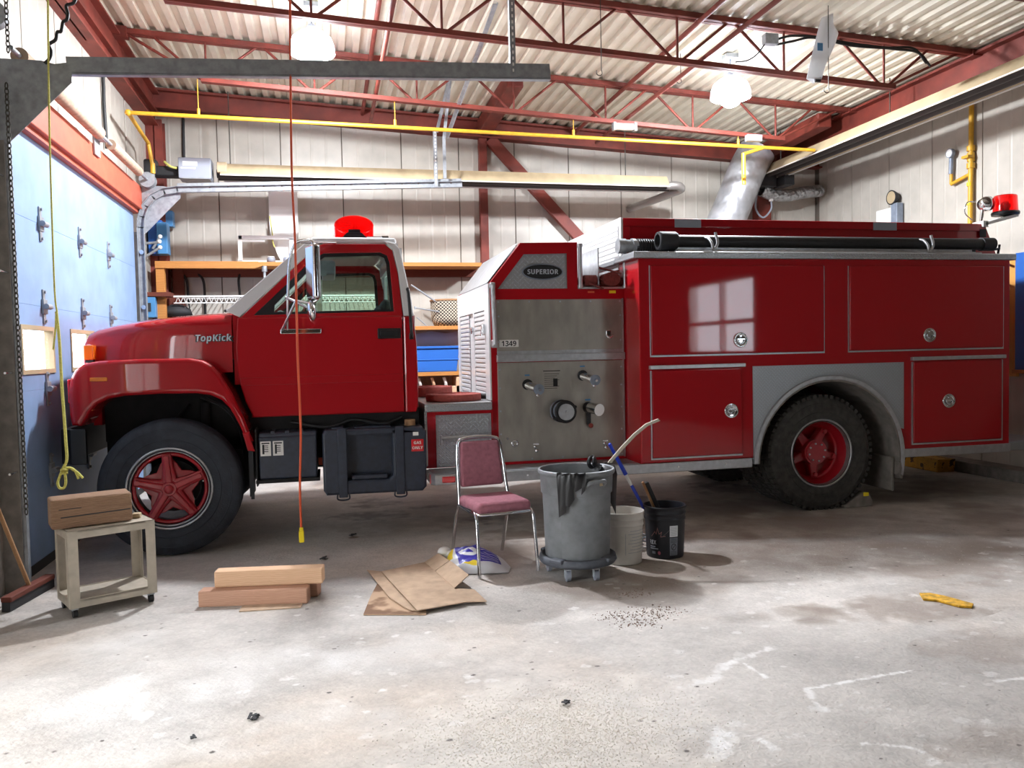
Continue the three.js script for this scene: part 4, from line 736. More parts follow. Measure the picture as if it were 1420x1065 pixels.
  mesh('tailboard', [box(6.38, 6.98, 0.45, 0.54, -2.4, -0.03, 0.012), box(6.395, 6.5, 0.54, 0.64, -0.5, -0.2, 0.004)], M.treadFine, bd);
  mesh('tail_post', [prism([[6.39, 0.64], [6.46, 0.64], [6.42, 1.1], [6.39, 1.1]], -0.6, -0.25)], M.alu, bd);
  // hose bed above
  const hb = mesh('hose_bed', [
    prism([[2.66, 2.34], [6.66, 2.34], [6.5, 2.69], [2.66, 2.69]], -0.44, -0.425, 0.002), box(2.634, 6.50, 2.62, 2.695, -0.46, -0.405, 0.006), box(2.632, 2.70, 2.346, 2.619, -0.46, -0.405, 0.006),
    prism([[2.63, 2.34], [6.66, 2.34], [6.5, 2.695], [2.63, 2.695]], -2.04, -2.0, 0.004), prism([[6.5, 2.34], [6.66, 2.34], [6.5, 2.69], [6.44, 2.69]], -2.0, -0.43, 0.004)], M.red, truck);
  const hf = mesh('front_wall', [box(2.612, 2.6295, 2.08, 2.70, -2.03, -0.41)], M.whitePaint, hb);
  const hr = uvBox(clean(prismX([[-1.95, 0], [-0.47, 0], [-0.47, 0.04], [-1.95, 0.04]], 0, 0.014, 0.006, [], 2)));
  for (let k = 0; k < 9; k++) { const m = new THREE.Mesh(hr, M.whitePaint); m.name = 'slat'; m.castShadow = m.receiveShadow = true; m.position.set(2.602, 2.22 + k * 0.046, 0); hf.add(m); }
  mesh('hose_cover', [box(2.7, 6.45, 2.56, 2.6, -2.0, -0.44)], M.kerb, hb);
  for (const x of [3.26, 5.33]) mesh('reflective_patch', [box(x - 0.13, x + 0.13, 2.615, 2.69, -0.406, -0.402)], M.greyBox, hb);
  mesh('end_patch', [box(6.42, 6.495, 2.56, 2.64, -0.406, -0.402)], M.black2, hb);
  // suction hose tray and hooks
  mesh('hose_rail', [box(3.02, 6.1, 2.345, 2.375, -0.16, -0.1, 0.008), box(3.02, 6.1, 2.375, 2.42, -0.2, -0.15, 0.008), box(3.02, 6.1, 2.345, 2.36, -0.08, -0.03, 0.005)], M.alu, bd);
  for (const x of [3.32, 5.52]) mesh('hose_hook', [tube([[x - 0.08, 2.47, -0.2], [x - 0.02, 2.48, -0.1], [x, 2.42, -0.05], [x + 0.01, 2.37, -0.05], [x + 0.045, 2.42, -0.04], [x + 0.03, 2.52, -0.05]], 0.013, 30)], M.alu, bd);
  // rear beacon on its bracket
  const bc = mesh('rear_beacon', [lathe([[0.0, 0], [0.125, 0], [0.13, 0.02], [0.125, 0.035], [0, 0.035]], 28).translate(6.77, 2.79, -0.45)], M.blackTrim, truck);
  mesh('beacon_lens', [lathe([[0.112, 0], [0.115, 0.01], [0.108, 0.15], [0.1, 0.165], [0.0, 0.17]], 28).translate(6.77, 2.825, -0.45)], M.redLens, bc);
  mesh('beacon_bulb', [lathe([[0.0, 0], [0.03, 0.01], [0.05, 0.06], [0.03, 0.1], [0, 0.11]], 16).translate(6.77, 2.825, -0.45)], M.redLensSolid, bc);
  mesh('beacon_bracket', [beam([6.47, 2.69, -0.45], [6.86, 2.785, -0.45], 0.14, 0.03), box(6.44, 6.5, 2.66, 2.72, -0.52, -0.38)], M.white, bc);
  mesh('deck_spotlight', [lathe([[0, 0], [0.05, 0], [0.075, 0.06], [0.075, 0.1], [0, 0.1]], 20).rotateZ(-1.4).translate(6.52, 2.9, -0.5), bar([6.52, 2.7, -0.5], [6.55, 2.9, -0.5], 0.015), tube([[6.46, 2.93, -0.5], [6.36, 2.92, -0.5], [6.33, 2.82, -0.5], [6.4, 2.74, -0.48]], 0.006)], M.chrome, bc);
  mesh('rear_handle', [bar([6.72, 2.36, -0.5], [6.75, 2.5, -0.5], 0.012), bar([6.62, 2.44, -0.5], [6.75, 2.46, -0.5], 0.012)], M.blackTrim, bc);
}
// ---------------------------------------------------------------- lamps
function highBay(x, y, z, label) {
  const t = thing('high_bay_lamp', label, 'lamp', [x, y, z], 0, 'high bay lamps'), up = ROOF(x) - y;
  mesh('globe', [new THREE.SphereGeometry(0.13, 24, 16)], std({ color: 0xffffff, emissive: LAMP_COLOR, emissiveIntensity: 14, roughness: 0.4 }), t);
  mesh('added_lamp_shade', [lathe([[0.05, 0.17], [0.12, 0.16], [0.18, 0.11], [0.205, 0.04], [0.21, -0.03], [0.206, -0.03], [0.2, 0.04], [0.175, 0.105], [0.118, 0.153], [0.05, 0.162]], 32)], phy({ color: hex('#f4f6fa'), roughness: 0.9, transmission: 0.6, thickness: 0, side: THREE.DoubleSide }), t);  // shade added to curb light on the deck and broaden the glow
  mesh('housing', [lathe([[0.0, 0.15], [0.06, 0.15], [0.06, 0.2], [0.03, 0.24], [0, 0.24]], 24)], M.greyBox, t);
  mesh('cord', [bar([0, 0.22, 0], [0, up - 0.05, 0], 0.008)], M.galvDark, t);
  mesh('outlet_box', cbox(0.14, 0.05, 0.12, 0.0, up - 0.035, 0, 0.006), M.galv, t);
  const l = new THREE.PointLight(LAMP_COLOR, LAMP_POWER, 0, 2); l.castShadow = true; l.shadow.radius = 6; t.add(l);
  return t;
}
{ const a = onZ(-1.45, 433, 70), c = onZ(-1.45, 1013, 132);
  highBay(a.x, a.y, -1.45, 'glowing white lamp hanging over the cab roof');
  highBay(c.x, c.y, -1.45, 'glowing white lamp hanging over the hose bed'); }
// ---------------------------------------------------------------- heaters, gas, ducts
const pb = (z, x0, y0, x1, y1, d, b = 0) => { const p = onZ(z, x0, y1), q = onZ(z, x1, y0); return box(p.x, q.x, p.y, q.y, z - d, z, b); };
function heater(label, L) {                              // a radiant tube heater along +x from 0 to L, hung by chains
  const t = thing('radiant_heater', label, 'heater');
  mesh('reflector', [prismX([[0.19, -0.06], [0.09, 0.08], [-0.09, 0.08], [-0.19, -0.06], [-0.185, -0.065], [-0.085, 0.072], [0.085, 0.072], [0.185, -0.065]], 0, L), prismX([[0.19, -0.06], [0.2, -0.075], [0.195, -0.08], [0.18, -0.066]], 0, L)], M.cream, t);
  mesh('burner_tube', [bar([-0.05, -0.035, 0.06], [L + 0.1, -0.035, 0.06], 0.05, 14), bar([-0.05, -0.035, -0.08], [L + 0.1, -0.035, -0.08], 0.05, 14)], M.darkTube, t);
  mesh('rim', [box(0, L, -0.078, -0.066, 0.185, 0.2), box(0, L, -0.078, -0.066, -0.2, -0.185)], M.white, t);
  return t;
}
{
  const h = heater('long cream radiant heater along the back wall', 5.65); h.position.set(-1.15, 3.72, -3.75);
  mesh('burner_box', [cbox(0.36, 0.24, 0.26, -0.28, 0.0, 0.05, 0.01)], M.greyBox, h);
  mesh('box_label', [cbox(0.16, 0.05, 0.004, -0.33, 0.05, 0.181), cbox(0.16, 0.02, 0.004, -0.35, -0.0, 0.181)], M.white, h);
  mesh('vent_hood', [cbox(0.3, 0.012, 0.3, -0.26, -0.13, 0.1), cbox(0.09, 0.02, 0.1, -0.24, -0.125, 0.15)], M.galv, h);
  mesh('igniter_box', [cbox(0.11, 0.12, 0.1, 0.02, 0.02, 0.13, 0.006)], M.cream, h);
  mesh('burner_end', [cbox(0.32, 0.12, 0.16, -0.62, -0.02, 0, 0.02), cbox(0.14, 0.18, 0.16, -0.78, 0.02, 0.02, 0.02), bar([-0.5, -0.03, 0.05], [-0.1, -0.03, 0.05], 0.05)], M.black, h);
  mesh('gas_flex', [tube([[-0.62, 0.08, 0.1], [-0.55, 0.02, 0.14], [-0.48, 0.0, 0.14]], 0.014)], M.rope, h);
  mesh('return_bend', [tube([[5.65, -0.035, 0.06], [5.82, -0.035, 0.07], [5.9, -0.06, 0.0], [5.8, -0.1, -0.2], [5.6, -0.16, -0.6], [5.5, -0.18, -0.9]], 0.055, 40, 12)], M.pipeGrey, h);
  mesh('hang_chain', [bar([0.1, 0.1, 0], [0.1, 0.95, 0], 0.007, 5), bar([5.1, 0.1, 0], [5.1, 0.7, 0], 0.007, 5)], M.chain, h);
  const h2 = heater('long cream radiant heater beside the gas riser wall', 9); h2.position.set(6.28, 4.0, -3.95); h2.rotation.y = -Math.PI / 2;
  mesh('burner_box', [cbox(0.24, 0.26, 0.3, -0.22, -0.08, 0.06, 0.01), cbox(0.3, 0.14, 0.16, -0.1, -0.14, -0.2, 0.01)], M.black2, h2);
  mesh('box_label', [cbox(0.004, 0.12, 0.2, -0.342, -0.04, 0.06)], M.white, h2);
  mesh('power_cord', [tube([[-0.3, -0.2, 0.1], [-0.32, -0.5, 0.12], [-0.3, -0.62, 0.02], [-0.28, -0.5, -0.1], [-0.28, -0.36, -0.1]], 0.014)], M.greyBox, h2);
  mesh('plug', [cbox(0.05, 0.1, 0.05, -0.28, -0.34, -0.1, 0.008)], M.white, h2);
  mesh('hang_chain', [bar([0.15, 0.08, 0], [0.15, 0.5, 0], 0.007, 5), bar([2.4, 0.08, 0], [2.4, 0.5, 0], 0.007, 5)], M.chain, h2);
}
{
  const p = thing('gas_pipe', 'yellow gas pipe hung along the joist across the hall', 'pipe');
  const z = -2.65;
  mesh('pipe_run', [bar([-1.93, 4.07, z], [6.05, 3.955, z], 0.021, 10), new THREE.SphereGeometry(0.034, 12, 8).translate(-1.93, 4.07, z)], M.yellowPipe, p);
  mesh('pipe_elbow', [bar([-1.93, 4.07, z], [-1.93, 4.0, -3.62], 0.022, 10), bar([-1.93, 4.0, -3.62], [-1.9, 3.74, -3.66], 0.022, 10), bar([-1.9, 3.78, -3.66], [-1.9, 3.66, -3.66], 0.028, 10)], M.yellowPipe, p);
  mesh('pipe_branch', [bar([5.36, 3.965, z], [5.06, 3.87, z + 0.02], 0.02, 8), bar([5.06, 3.88, z + 0.02], [5.06, 3.5, z + 0.02], 0.026, 10), bar([5.03, 3.6, z + 0.06], [5.03, 3.56, z + 0.08], 0.02, 8)], M.yellowPipe, p);
  for (const [x, y] of [[-1.24, 0], [0.82, 0], [2.89, 0], [5.0, 0]]) mesh('pipe_clamp', [bar([x, 4.02 - 0.0143 * (x - 1), z], [x, 4.11 - 0.0143 * (x - 1), z], 0.016, 8), bar([x, 4.08 - 0.0143 * (x - 1), z], [x, 4.38 - 0.0535 * x, z], 0.005, 5)], M.yellowPipe, p);
  const r = thing('gas_riser', 'yellow vertical gas pipe with a gauge on the side wall', 'pipe');
  mesh('riser', [bar([XR - 0.06, 1.6, -1.55], [XR - 0.05, 4.28, -1.53], 0.028, 12), bar([XR - 0.05, 3.72, -1.54], [XR - 0.05, 3.78, -1.54], 0.045, 10), bar([XR - 0.05, 3.52, -1.54], [XR - 0.05, 3.58, -1.54], 0.045, 10)], M.yellowPipe, r);
  mesh('valve', [bar([XR - 0.05, 3.6, -1.54], [XR - 0.05, 3.7, -1.54], 0.04, 8), cbox(0.09, 0.03, 0.1, XR - 0.09, 3.65, -1.54)], M.yellowPipe, r);
  mesh('branch', [bar([XR - 0.05, 3.46, -1.54], [XR - 0.05, 3.4, -1.84], 0.022, 8), bar([XR - 0.05, 3.4, -1.84], [XR - 0.05, 3.52, -1.84], 0.02, 8)], M.yellowPipe, r);
  mesh('gauge', [bar([XR - 0.1, 3.76, -1.82], [XR - 0.06, 3.76, -1.82], 0.055, 20), bar([XR - 0.06, 3.52, -1.84], [XR - 0.06, 3.72, -1.83], 0.024, 8)], M.galvDark, r);
  mesh('gauge_face', bar([XR - 0.103, 3.76, -1.82], [XR - 0.1, 3.76, -1.82], 0.045, 20), M.white, r);
  mesh('tag', [bar([XR - 0.06, 3.32, -1.545], [XR - 0.06, 3.36, -1.545], 0.031, 12), bar([XR - 0.06, 3.1, -1.545], [XR - 0.06, 3.14, -1.545], 0.031, 12)], M.yellow, r);
}
tag(mesh('air_duct', [tube([[5.15, 2.0, -4.15], [5.3, 2.7, -4.1], [5.6, 3.4, -4.0], [5.85, 4.0, -3.95], [6.0, 4.25, -3.95]], 0.26, 48, 24)], M.duct), 'wide wrinkled silver air duct rising behind the hose bed', 'duct');
tag(mesh('foil_duct', [tube([[6.2, 3.77, -4.2], [6.4, 3.72, -4.25], [6.7, 3.72, -4.3], [7.0, 3.78, -4.35], [7.3, 3.82, -4.4]], 0.09, 48, 16)], M.foil), 'crumpled foil duct from the burner to the side wall', 'duct');
{
  const e = thing('emergency_light', 'white emergency light box with a round lamp head', 'emergency light');
  mesh('case', box(XR - 0.1, XR - 0.01, 3.0, 3.3, -3.14, -2.82, 0.01), M.white, e);
  mesh('bracket', box(XR - 0.12, XR - 0.02, 3.02, 3.34, -2.82, -2.7, 0.01), M.galvDark, e);
  mesh('lamp_head', [lathe([[0, 0], [0.06, 0], [0.09, 0.07], [0.095, 0.09], [0.08, 0.09]], 24).rotateZ(Math.PI / 2).translate(XR - 0.04, 3.42, -2.8)], M.black2, e);
  mesh('lens', bar([XR - 0.13, 3.42, -2.8], [XR - 0.125, 3.42, -2.8], 0.08, 24), M.cream, e);
}
{ // blue board and orange rack on the side wall
  const b = thing('wall_board', 'bright blue board hung on the side wall behind the tailboard', 'board');
  mesh('board', box(XR - 0.1, XR - 0.02, 1.2, 2.46, -0.86, 0.4, 0.004), M.blueThing, b);
  mesh('bottom_rail', box(XR - 0.12, XR - 0.02, 1.16, 1.2, -0.88, 0.4), M.shelfWood, b);
  const o = thing('hook_rack', 'orange wooden rack with dark hooks beside the blue board', 'rack');
  mesh('back_board', box(XR - 0.05, XR - 0.01, 1.12, 2.44, -1.3, -0.89, 0.004), M.orangeBoard, o);
  for (let k = 0; k < 6; k++) mesh('hook', bar([XR - 0.04, 2.4 - k * 0.22, -1.12], [XR - 0.12, 2.36 - k * 0.22, -0.93], 0.012, 6), M.black2, o);
  tag(mesh('leaning_pole', [beam([XR - 0.12, 1.1, -0.95], [XR - 0.1, 2.1, -1.12], 0.03, 0.05)], M.stick), 'pale wooden pole against the orange rack', 'pole');
}
struct(mesh('kerb', [box(7.13, XR - 0.002, 0, 0.13, ZB + 0.02, 3, 0.01)], M.kerb), 'grey concrete kerb along the foot of the side wall', 'kerb');
tag(mesh('parking_stop', [prismX([[-2.75, 0], [-1.52, 0], [-1.5, 0.15], [-2.75, 0.16]], 6.88, 7.12, 0.012)], M.yellowRamp), 'chipped yellow parking stop behind the rear wheels', 'parking stop');
// ---------------------------------------------------------------- hanging cords, chain, rope, bag
{
  const z = 0.62, p = [[402, -40], [403, 120], [405, 250], [409, 330], [411, 420], [413, 500], [417, 600], [416, 680], [418, 738]].map(([x, y]) => onZ(z, x, y));
  const t = thing('extension_cord', 'orange extension cord hanging in front of the cab door', 'cord');
  mesh('cable', tube(p, 0.008, 90, 8), M.orange, t);
  const e = p[p.length - 1];
  mesh('connector', [cbox(0.036, 0.085, 0.036, e.x, e.y - 0.03, z, 0.007), cbox(0.028, 0.03, 0.028, e.x, e.y + 0.02, z, 0.006)], M.yellow, t);
  const top = p[0]; mesh('drop_line', [bar([top.x, top.y, z], [top.x - 0.02, ROOF(top.x), z], 0.008, 8)], M.orange, t);
}
{
  const z = 0.78, q = (x, y) => onZ(z, x, y);
  const t = thing('pull_rope', 'yellow pull rope with a knotted loop hanging by the bumper', 'rope');
  mesh('thin_line', tube([[66, -40], [68, 150], [72, 300], [77, 420], [79, 432]].map(([x, y]) => q(x, y)), 0.006, 60, 6), M.rope, t);
  mesh('rope', [tube([[78, 432], [82, 470], [86, 540], [91, 610], [92, 640], [87, 650]].map(([x, y]) => q(x, y)), 0.0095, 60, 7), tube([[78, 432], [77, 455], [74, 485]].map(([x, y]) => q(x, y)), 0.006, 20, 6)], M.rope, t);
  mesh('loop', [tube([[87, 650], [83, 660], [80, 670], [83, 677], [88, 677], [91, 670], [90, 656]].map(([x, y]) => q(x, y)), 0.0085, 60, 7, false), tube([[86, 650], [97, 649], [104, 653], [109, 664]].map(([x, y]) => q(x, y)), 0.0085, 40, 7), tube([[100, 651], [107, 655], [115, 663]].map(([x, y]) => q(x, y)), 0.008, 30, 7)], M.rope, t);
  mesh('knot', [new THREE.TorusGeometry(0.016, 0.009, 7, 14).rotateX(1.3).translate(q(89, 652).x, q(89, 652).y, z), new THREE.TorusGeometry(0.014, 0.009, 7, 14).rotateX(1.5).translate(q(89, 656).x, q(89, 656).y, z)], M.rope, t);
}
{ // hoist chain by the near jamb: links in one mesh
  const links = (x, z, y0, y1) => { const o = []; let k = 0; for (let y = y0; y < y1; y += 0.034, k++) o.push(new THREE.TorusGeometry(0.017, 0.0045, 5, 10).scale(0.72, 1.25, 1).rotateY(k % 2 ? 0.9 : -0.65).translate(x, y, z)); return o; };
  const c = onZ(0.72, 22, 400);
  tag(mesh('hoist_chain', [links(c.x, 0.72, 0.55, 3.3)], M.chain), 'dark hoist chain hanging against the edge of the blue door', 'chain');
  tag(mesh('hoist_chain', [links(onZ(0.72, 10, 40).x, 0.72, 3.5, 4.7)], M.chain), 'dark hoist chain above the gusset of the near track', 'chain');
  const w = [[62, 88], [68, 82], [71, 72], [68, 62], [77, 55], [80, 44], [84, 44], [88, 30], [92, 28], [94, 20], [92, 8], [102, 4], [108, -10], [118, -20]].map(([x, y]) => onZ(0.66, x, y));
  tag(mesh('coil_cord', tube(w, 0.011, 120, 7), M.black), 'black coiled cord above the near door track', 'cord');
  const s = thing('door_operator', 'grey sprocket box at the end of the door shaft', 'door operator');
  mesh('sprocket', [bar([-2.0, 3.72, 0.66], [-2.0, 3.72, 0.72], 0.09, 20)], M.galv, s);
  mesh('bracket', [box(-2.11, -2.0, 3.5, 3.78, 0.6, 0.66)], M.galv, s);
}
{ // clear plastic bag and hook wires
  const z = -0.2, q = (x, y) => onZ(z, x, y), y = [30, 55, 85, 110], b = thing('plastic_bag', 'limp clear plastic bag hanging under the deck', 'bag');
  const rows = [[[1140, 24], [1150, 22], [1152, 26]], [[1134, 45], [1150, 42], [1163, 46]], [[1128, 70], [1147, 66], [1158, 62]], [[1122, 95], [1140, 92], [1148, 80]], [[1119, 109], [1134, 113], [1139, 106]]].map((r) => r.map(([x, yy], i) => { const p = q(x, yy); return V(p.x, p.y, p.z + (i === 1 ? 0.06 : 0)); }));
  mesh('film', [grid(rows), grid(rows.map((r) => r.map((p, i) => V(p.x, p.y, 2 * z - p.z - 0.01))))], M.polyBag, b);
  const p = q(1133, 68); mesh('print', [cbox(0.055, 0.07, 0.002, p.x - 0.005, p.y, z + 0.055)], M.bluePaint, b);
  const p2 = q(1132, 112); mesh('weight', [cbox(0.06, 0.04, 0.03, p2.x, p2.y, z + 0.02, 0.01)], M.black2, b);
  for (const [x, yb, zz, lab] of [[1149, 122, -0.15, 'thin wire hook beside the plastic bag'], [834, 98, -0.4, 'thin wire hook above the pump house'], [944, 110, -1.6, 'thin wire hook above the front of the hose bed'], [1244, 40, -1.0, 'thin wire hook near the side wall beam']]) {
    const e = onZ(zz, x, yb), top = ROOF(e.x);
    tag(mesh('ceiling_hook', [bar([e.x, e.y, zz], [e.x, top, zz], 0.004, 5), tube([[e.x, e.y + 0.01, zz], [e.x + 0.005, e.y - 0.03, zz], [e.x - 0.02, e.y - 0.045, zz], [e.x - 0.045, e.y - 0.03, zz], [e.x - 0.045, e.y, zz]], 0.004, 20, 5)], M.chain), lab, 'hook');
  }
}
{ // electrical boxes and cables along the joist
  const z = -0.6, q = (x, y) => onZ(z, x, y);
  const j = thing('junction_box', 'grey junction box with black cables on the lamp joist', 'junction box');
  const c = q(1068, 55); mesh('box', [cbox(0.14, 0.1, 0.08, c.x, c.y, z, 0.008)], M.galv, j);
  mesh('cable', [tube([[1076, 55], [1095, 50], [1118, 50], [1135, 52], [1180, 60], [1230, 66], [1268, 68], [1285, 88]].map(([x, y]) => q(x, y)), 0.012, 60, 6), tube([[1076, 62], [1100, 57], [1125, 52], [1180, 63], [1240, 68], [1275, 74], [1290, 92]].map(([x, y]) => q(x, y)), 0.012, 60, 6), tube([[1060, 62], [1050, 75], [1036, 84], [1020, 86]].map(([x, y]) => q(x, y)), 0.007, 30, 6)], M.black, j);
  const f = onZ(-2.6, 866, 176), g = thing('light_ballast', 'small white ballast on the bottom of the gas pipe joist', 'ballast');
  mesh('case', cbox(0.22, 0.07, 0.06, f.x, f.y, -2.6, 0.008), M.white, g); mesh('clip', [cbox(0.03, 0.09, 0.07, f.x - 0.13, f.y, -2.6), cbox(0.03, 0.09, 0.07, f.x + 0.13, f.y, -2.6)], M.galv, g);
  const v = onZ(-2.55, 1045, 194), pl = thing('ceiling_outlet', 'small grey outlet box where the silver duct meets the joist', 'outlet');
  mesh('case', cbox(0.2, 0.08, 0.08, v.x, v.y + 0.02, -2.55, 0.01), M.greyBox, pl);
}
// ---------------------------------------------------------------- shelf on the back wall and what is on it
{
  const SY = 2.70, s = thing('wall_shelf', 'long brown wooden shelf on the back wall', 'shelf');
  mesh('shelf_board', box(-2.0, 2.05, SY - 0.05, SY, ZB + 0.03, -4.14, 0.004), M.shelfWood, s);
  mesh('front_board', prism([[-2.0, SY - 0.085], [-0.84, SY - 0.085], [-0.74, SY - 0.05], [-0.8, SY], [-2.0, SY]], -4.14, -4.09), M.shelfWood, s);
  mesh('ledger_board', box(-1.9, 2.05, SY - 0.15, SY - 0.05, ZB + 0.03, ZB + 0.1), M.brownBoard, s);
  mesh('shelf_post', box(-2.0, -1.9, 0, SY - 0.05, -4.2, -4.11, 0.004), M.shelfWood, s);
  mesh('support_board', [box(-1.88, -1.75, 2.0, SY - 0.05, ZB + 0.03, ZB + 0.12), box(-1.9, -1.72, 2.08, 2.3, -4.4, -4.36)], M.brownBoard, s);
  mesh('shelf_prop', [bar([-0.73, 2.3, -4.16], [-0.73, SY - 0.05, -4.16], 0.018), bar([-0.73, SY - 0.12, -4.16], [-0.73, SY - 0.05, -4.16], 0.034)], M.galv, s);
  const sy2 = 2.275;
  const w = thing('wire_shelf', 'white wire rack below the wooden shelf', 'rack');
  const rods = [bar([-1.82, sy2, -4.2], [0.9, sy2, -4.2], 0.014, 6), bar([-1.82, sy2 - 0.08, -4.2], [0.9, sy2 - 0.08, -4.2], 0.008, 6), bar([-1.82, sy2, -4.6], [0.9, sy2, -4.6], 0.012, 6)];
  for (let k = 0; k < 46; k++) { const x = -1.8 + k * 0.06; rods.push(bar([x, sy2, -4.2], [x, sy2, -4.6], 0.005, 5), bar([x, sy2 - 0.08, -4.2], [x + 0.03, sy2, -4.2], 0.004, 5), bar([x + 0.06, sy2 - 0.08, -4.2], [x + 0.03, sy2, -4.2], 0.004, 5)); }
  mesh('wire_deck', rods, M.white, w);
  mesh('bracket', [-1.7, -0.4, 0.8].map((x) => beam([x, sy2 - 0.3, ZB + 0.01], [x, sy2, -4.3], 0.02, 0.03)), M.white, w);
  for (const [x0, x1, lab] of [[-1.75, -1.72, 'straight black hose hanging from the shelf near its post'], [-1.56, -1.52, 'black hose hanging beside the straight one'], [-1.03, -1.08, 'curved black hose hanging at mid shelf']]) tag(mesh('hanging_hose', tube([[x0 - 0.03, 2.6, ZB + 0.08], [x1, 2.52, -4.55], [x1 + 0.01, 2.2, ZB + 0.07], [x1, 1.6, ZB + 0.07]], 0.016, 40, 8), M.black), lab, 'hose');
  // on the shelf
  const it = (name, lab, cat) => thing(name, lab, cat);
  const bm = it('blue_machine', 'blue machine with white capped levers on the shelf corner', 'machine');
  mesh('body', [pb(-4.25, 206, 305, 224, 352, 0.2, 0.01)], M.blueThing, bm); mesh('tank', [pb(-4.2, 218, 308, 231, 352, 0.2, 0.01)], M.bluePaint, bm);
  mesh('lever', [[199, 358, 222, 343], [197, 338, 220, 336], [212, 345, 222, 328]].map(([a, b, c, d]) => bar(onZ(-4.12, a, b), onZ(-4.1, c, d), 0.016)), M.galv, bm);
  mesh('lever_cap', [[222, 343], [221, 335], [222, 328]].map(([c, d]) => { const p = onZ(-4.1, c, d); return new THREE.SphereGeometry(0.026, 10, 8).translate(p.x, p.y, p.z); }), M.white, bm);
  const bb = it('switch_box', 'light blue switch box above the levers', 'box');
  mesh('case', [pb(-4.45, 226, 292, 239, 314, 0.15, 0.006)], M.bluePaint, bb); mesh('conduit', [pb(-4.5, 229, 314, 233, 330, 0.03), pb(-4.5, 231, 328, 235, 338, 0.04)], M.hose, bb);
  const wp = it('folded_screen', 'tall white folded panel standing on the shelf', 'screen');
  mesh('upper', [pb(-4.48, 374, 266, 412, 322, 0.05)], M.whiteBright, wp);
  const q = (x, y, z = -4.44) => onZ(z, x, y);
  mesh('legs', [prism([[q(374, 322).x, q(374, 322).y], [q(413, 322).x, q(413, 322).y], [q(409, 350).x, SY + 0.16], [q(400, 360).x, SY + 0.002], [q(392, 360).x, SY + 0.002], [q(384, 345).x, SY + 0.14]], -4.5, -4.46)], M.whiteBright, wp);
  const wf = it('window_frame', 'empty white picture frame leaning on the shelf', 'frame');
  mesh('frame', [pb(-4.3, 331, 327, 407, 331.5, 0.03), pb(-4.3, 331, 327, 335, 362, 0.03), pb(-4.3, 402, 331, 407, 362, 0.03), box(q(331, 360, -4.3).x, q(407, 360, -4.3).x, SY, SY + 0.035, -4.33, -4.3)], M.whiteBright, wf);
  mesh('inner_bar', [pb(-4.31, 336, 333, 367, 335, 0.02)], M.white, wf);
  for (const [x, lab] of [[376, 'small grey jar inside the white frame'], [398, 'small grey jar at the edge of the white frame']]) { const p = q(x, 358, -4.22); const c = thing('jar', lab, 'jar', [p.x, SY, -4.22], 0, 'jars on the shelf'); mesh('body', lathe([[0, 0], [0.05, 0], [0.052, 0.05], [0.04, 0.06], [0, 0.06]], 18), M.greyBox, c); mesh('lid', lathe([[0, 0.06], [0.042, 0.06], [0.042, 0.075], [0, 0.075]], 18), M.white, c); }
  const cl2 = it('white_bundle', 'white bundle of cloth on the shelf behind the cab roof', 'cloth');
  mesh('fold', [lathe([[0, 0], [0.2, 0], [0.24, 0.06], [0.18, 0.13], [0.06, 0.17], [0, 0.17]], 18).scale(1.6, 1, 0.5).translate(0.05, SY, -4.35), new THREE.SphereGeometry(0.085, 14, 10).translate(0.0, SY + 0.21, -4.35)], M.whiteBright, cl2);
  tag(mesh('dangling_cord', tube([[374, 300], [377, 320], [379, 338], [381, 343]].map(([x, y]) => onZ(-4.35, x, y)), 0.008, 30), M.rope), 'short yellowish cord hanging beside the white panel', 'cord');
  // shelves lower down, seen behind the deck of the truck
  const rack = thing('storage_rack', 'brown wooden storage rack with three boards behind the deck', 'rack'), lower = (y) => { mesh('board', box(0.3, 2.1, y - 0.05, y, ZB + 0.03, -4.1, 0.004), M.shelfWood, rack); return y; };
  mesh('post', box(0.32, 0.4, 0, 2.05, -4.62, -4.55), M.brownBoard, rack); mesh('post', box(2.02, 2.1, 0, 2.05, -4.62, -4.55), M.brownBoard, rack);
  const ya = lower(q(600, 452, -4.1).y, 'brown shelf board that carries the woven basket'), yb = lower(q(600, 516, -4.1).y, 'brown shelf board that carries the blue tote'), yc = lower(q(600, 546, -4.1).y, 'lowest brown shelf board with the wooden crate');
  const bk = thing('woven_basket', 'black and white woven basket on its side', 'basket', [1.62, ya, -4.3]);
  mesh('body', lathe([[0.0, 0], [0.2, 0], [0.24, 0.1], [0.25, 0.34], [0.235, 0.34], [0.22, 0.1], [0, 0.02]], 28), std({ map: texture(64, 64, (u, v) => (((Math.floor(u * 4) + Math.floor(v * 4)) & 1) ? [52, 45, 40] : [206, 194, 172]), 0.085), roughness: 0.8 }), bk);
  mesh('rim', new THREE.TorusGeometry(0.245, 0.014, 8, 28).rotateX(Math.PI / 2).translate(0, 0.34, 0), M.handleWood, bk);
  const cr = thing('folding_frame', 'grey tubular folding frame on the shelf behind the cab', 'frame');
  mesh('tube', [bar(onZ(-4.15, 570, 395), onZ(-4.15, 625, 432), 0.012), bar(onZ(-4.12, 577, 427), onZ(-4.12, 625, 435), 0.01), tube([[577, 427], [575, 425], [576, 429]].map(([x, y]) => onZ(-4.12, x, y)), 0.01, 12), bar(onZ(-4.12, 578, 440), onZ(-4.12, 592, 452), 0.008)], M.galv, cr);
  const tt = thing('storage_tote', 'blue plastic tote on the middle shelf', 'tote', [1.35, yb, -4.33]);
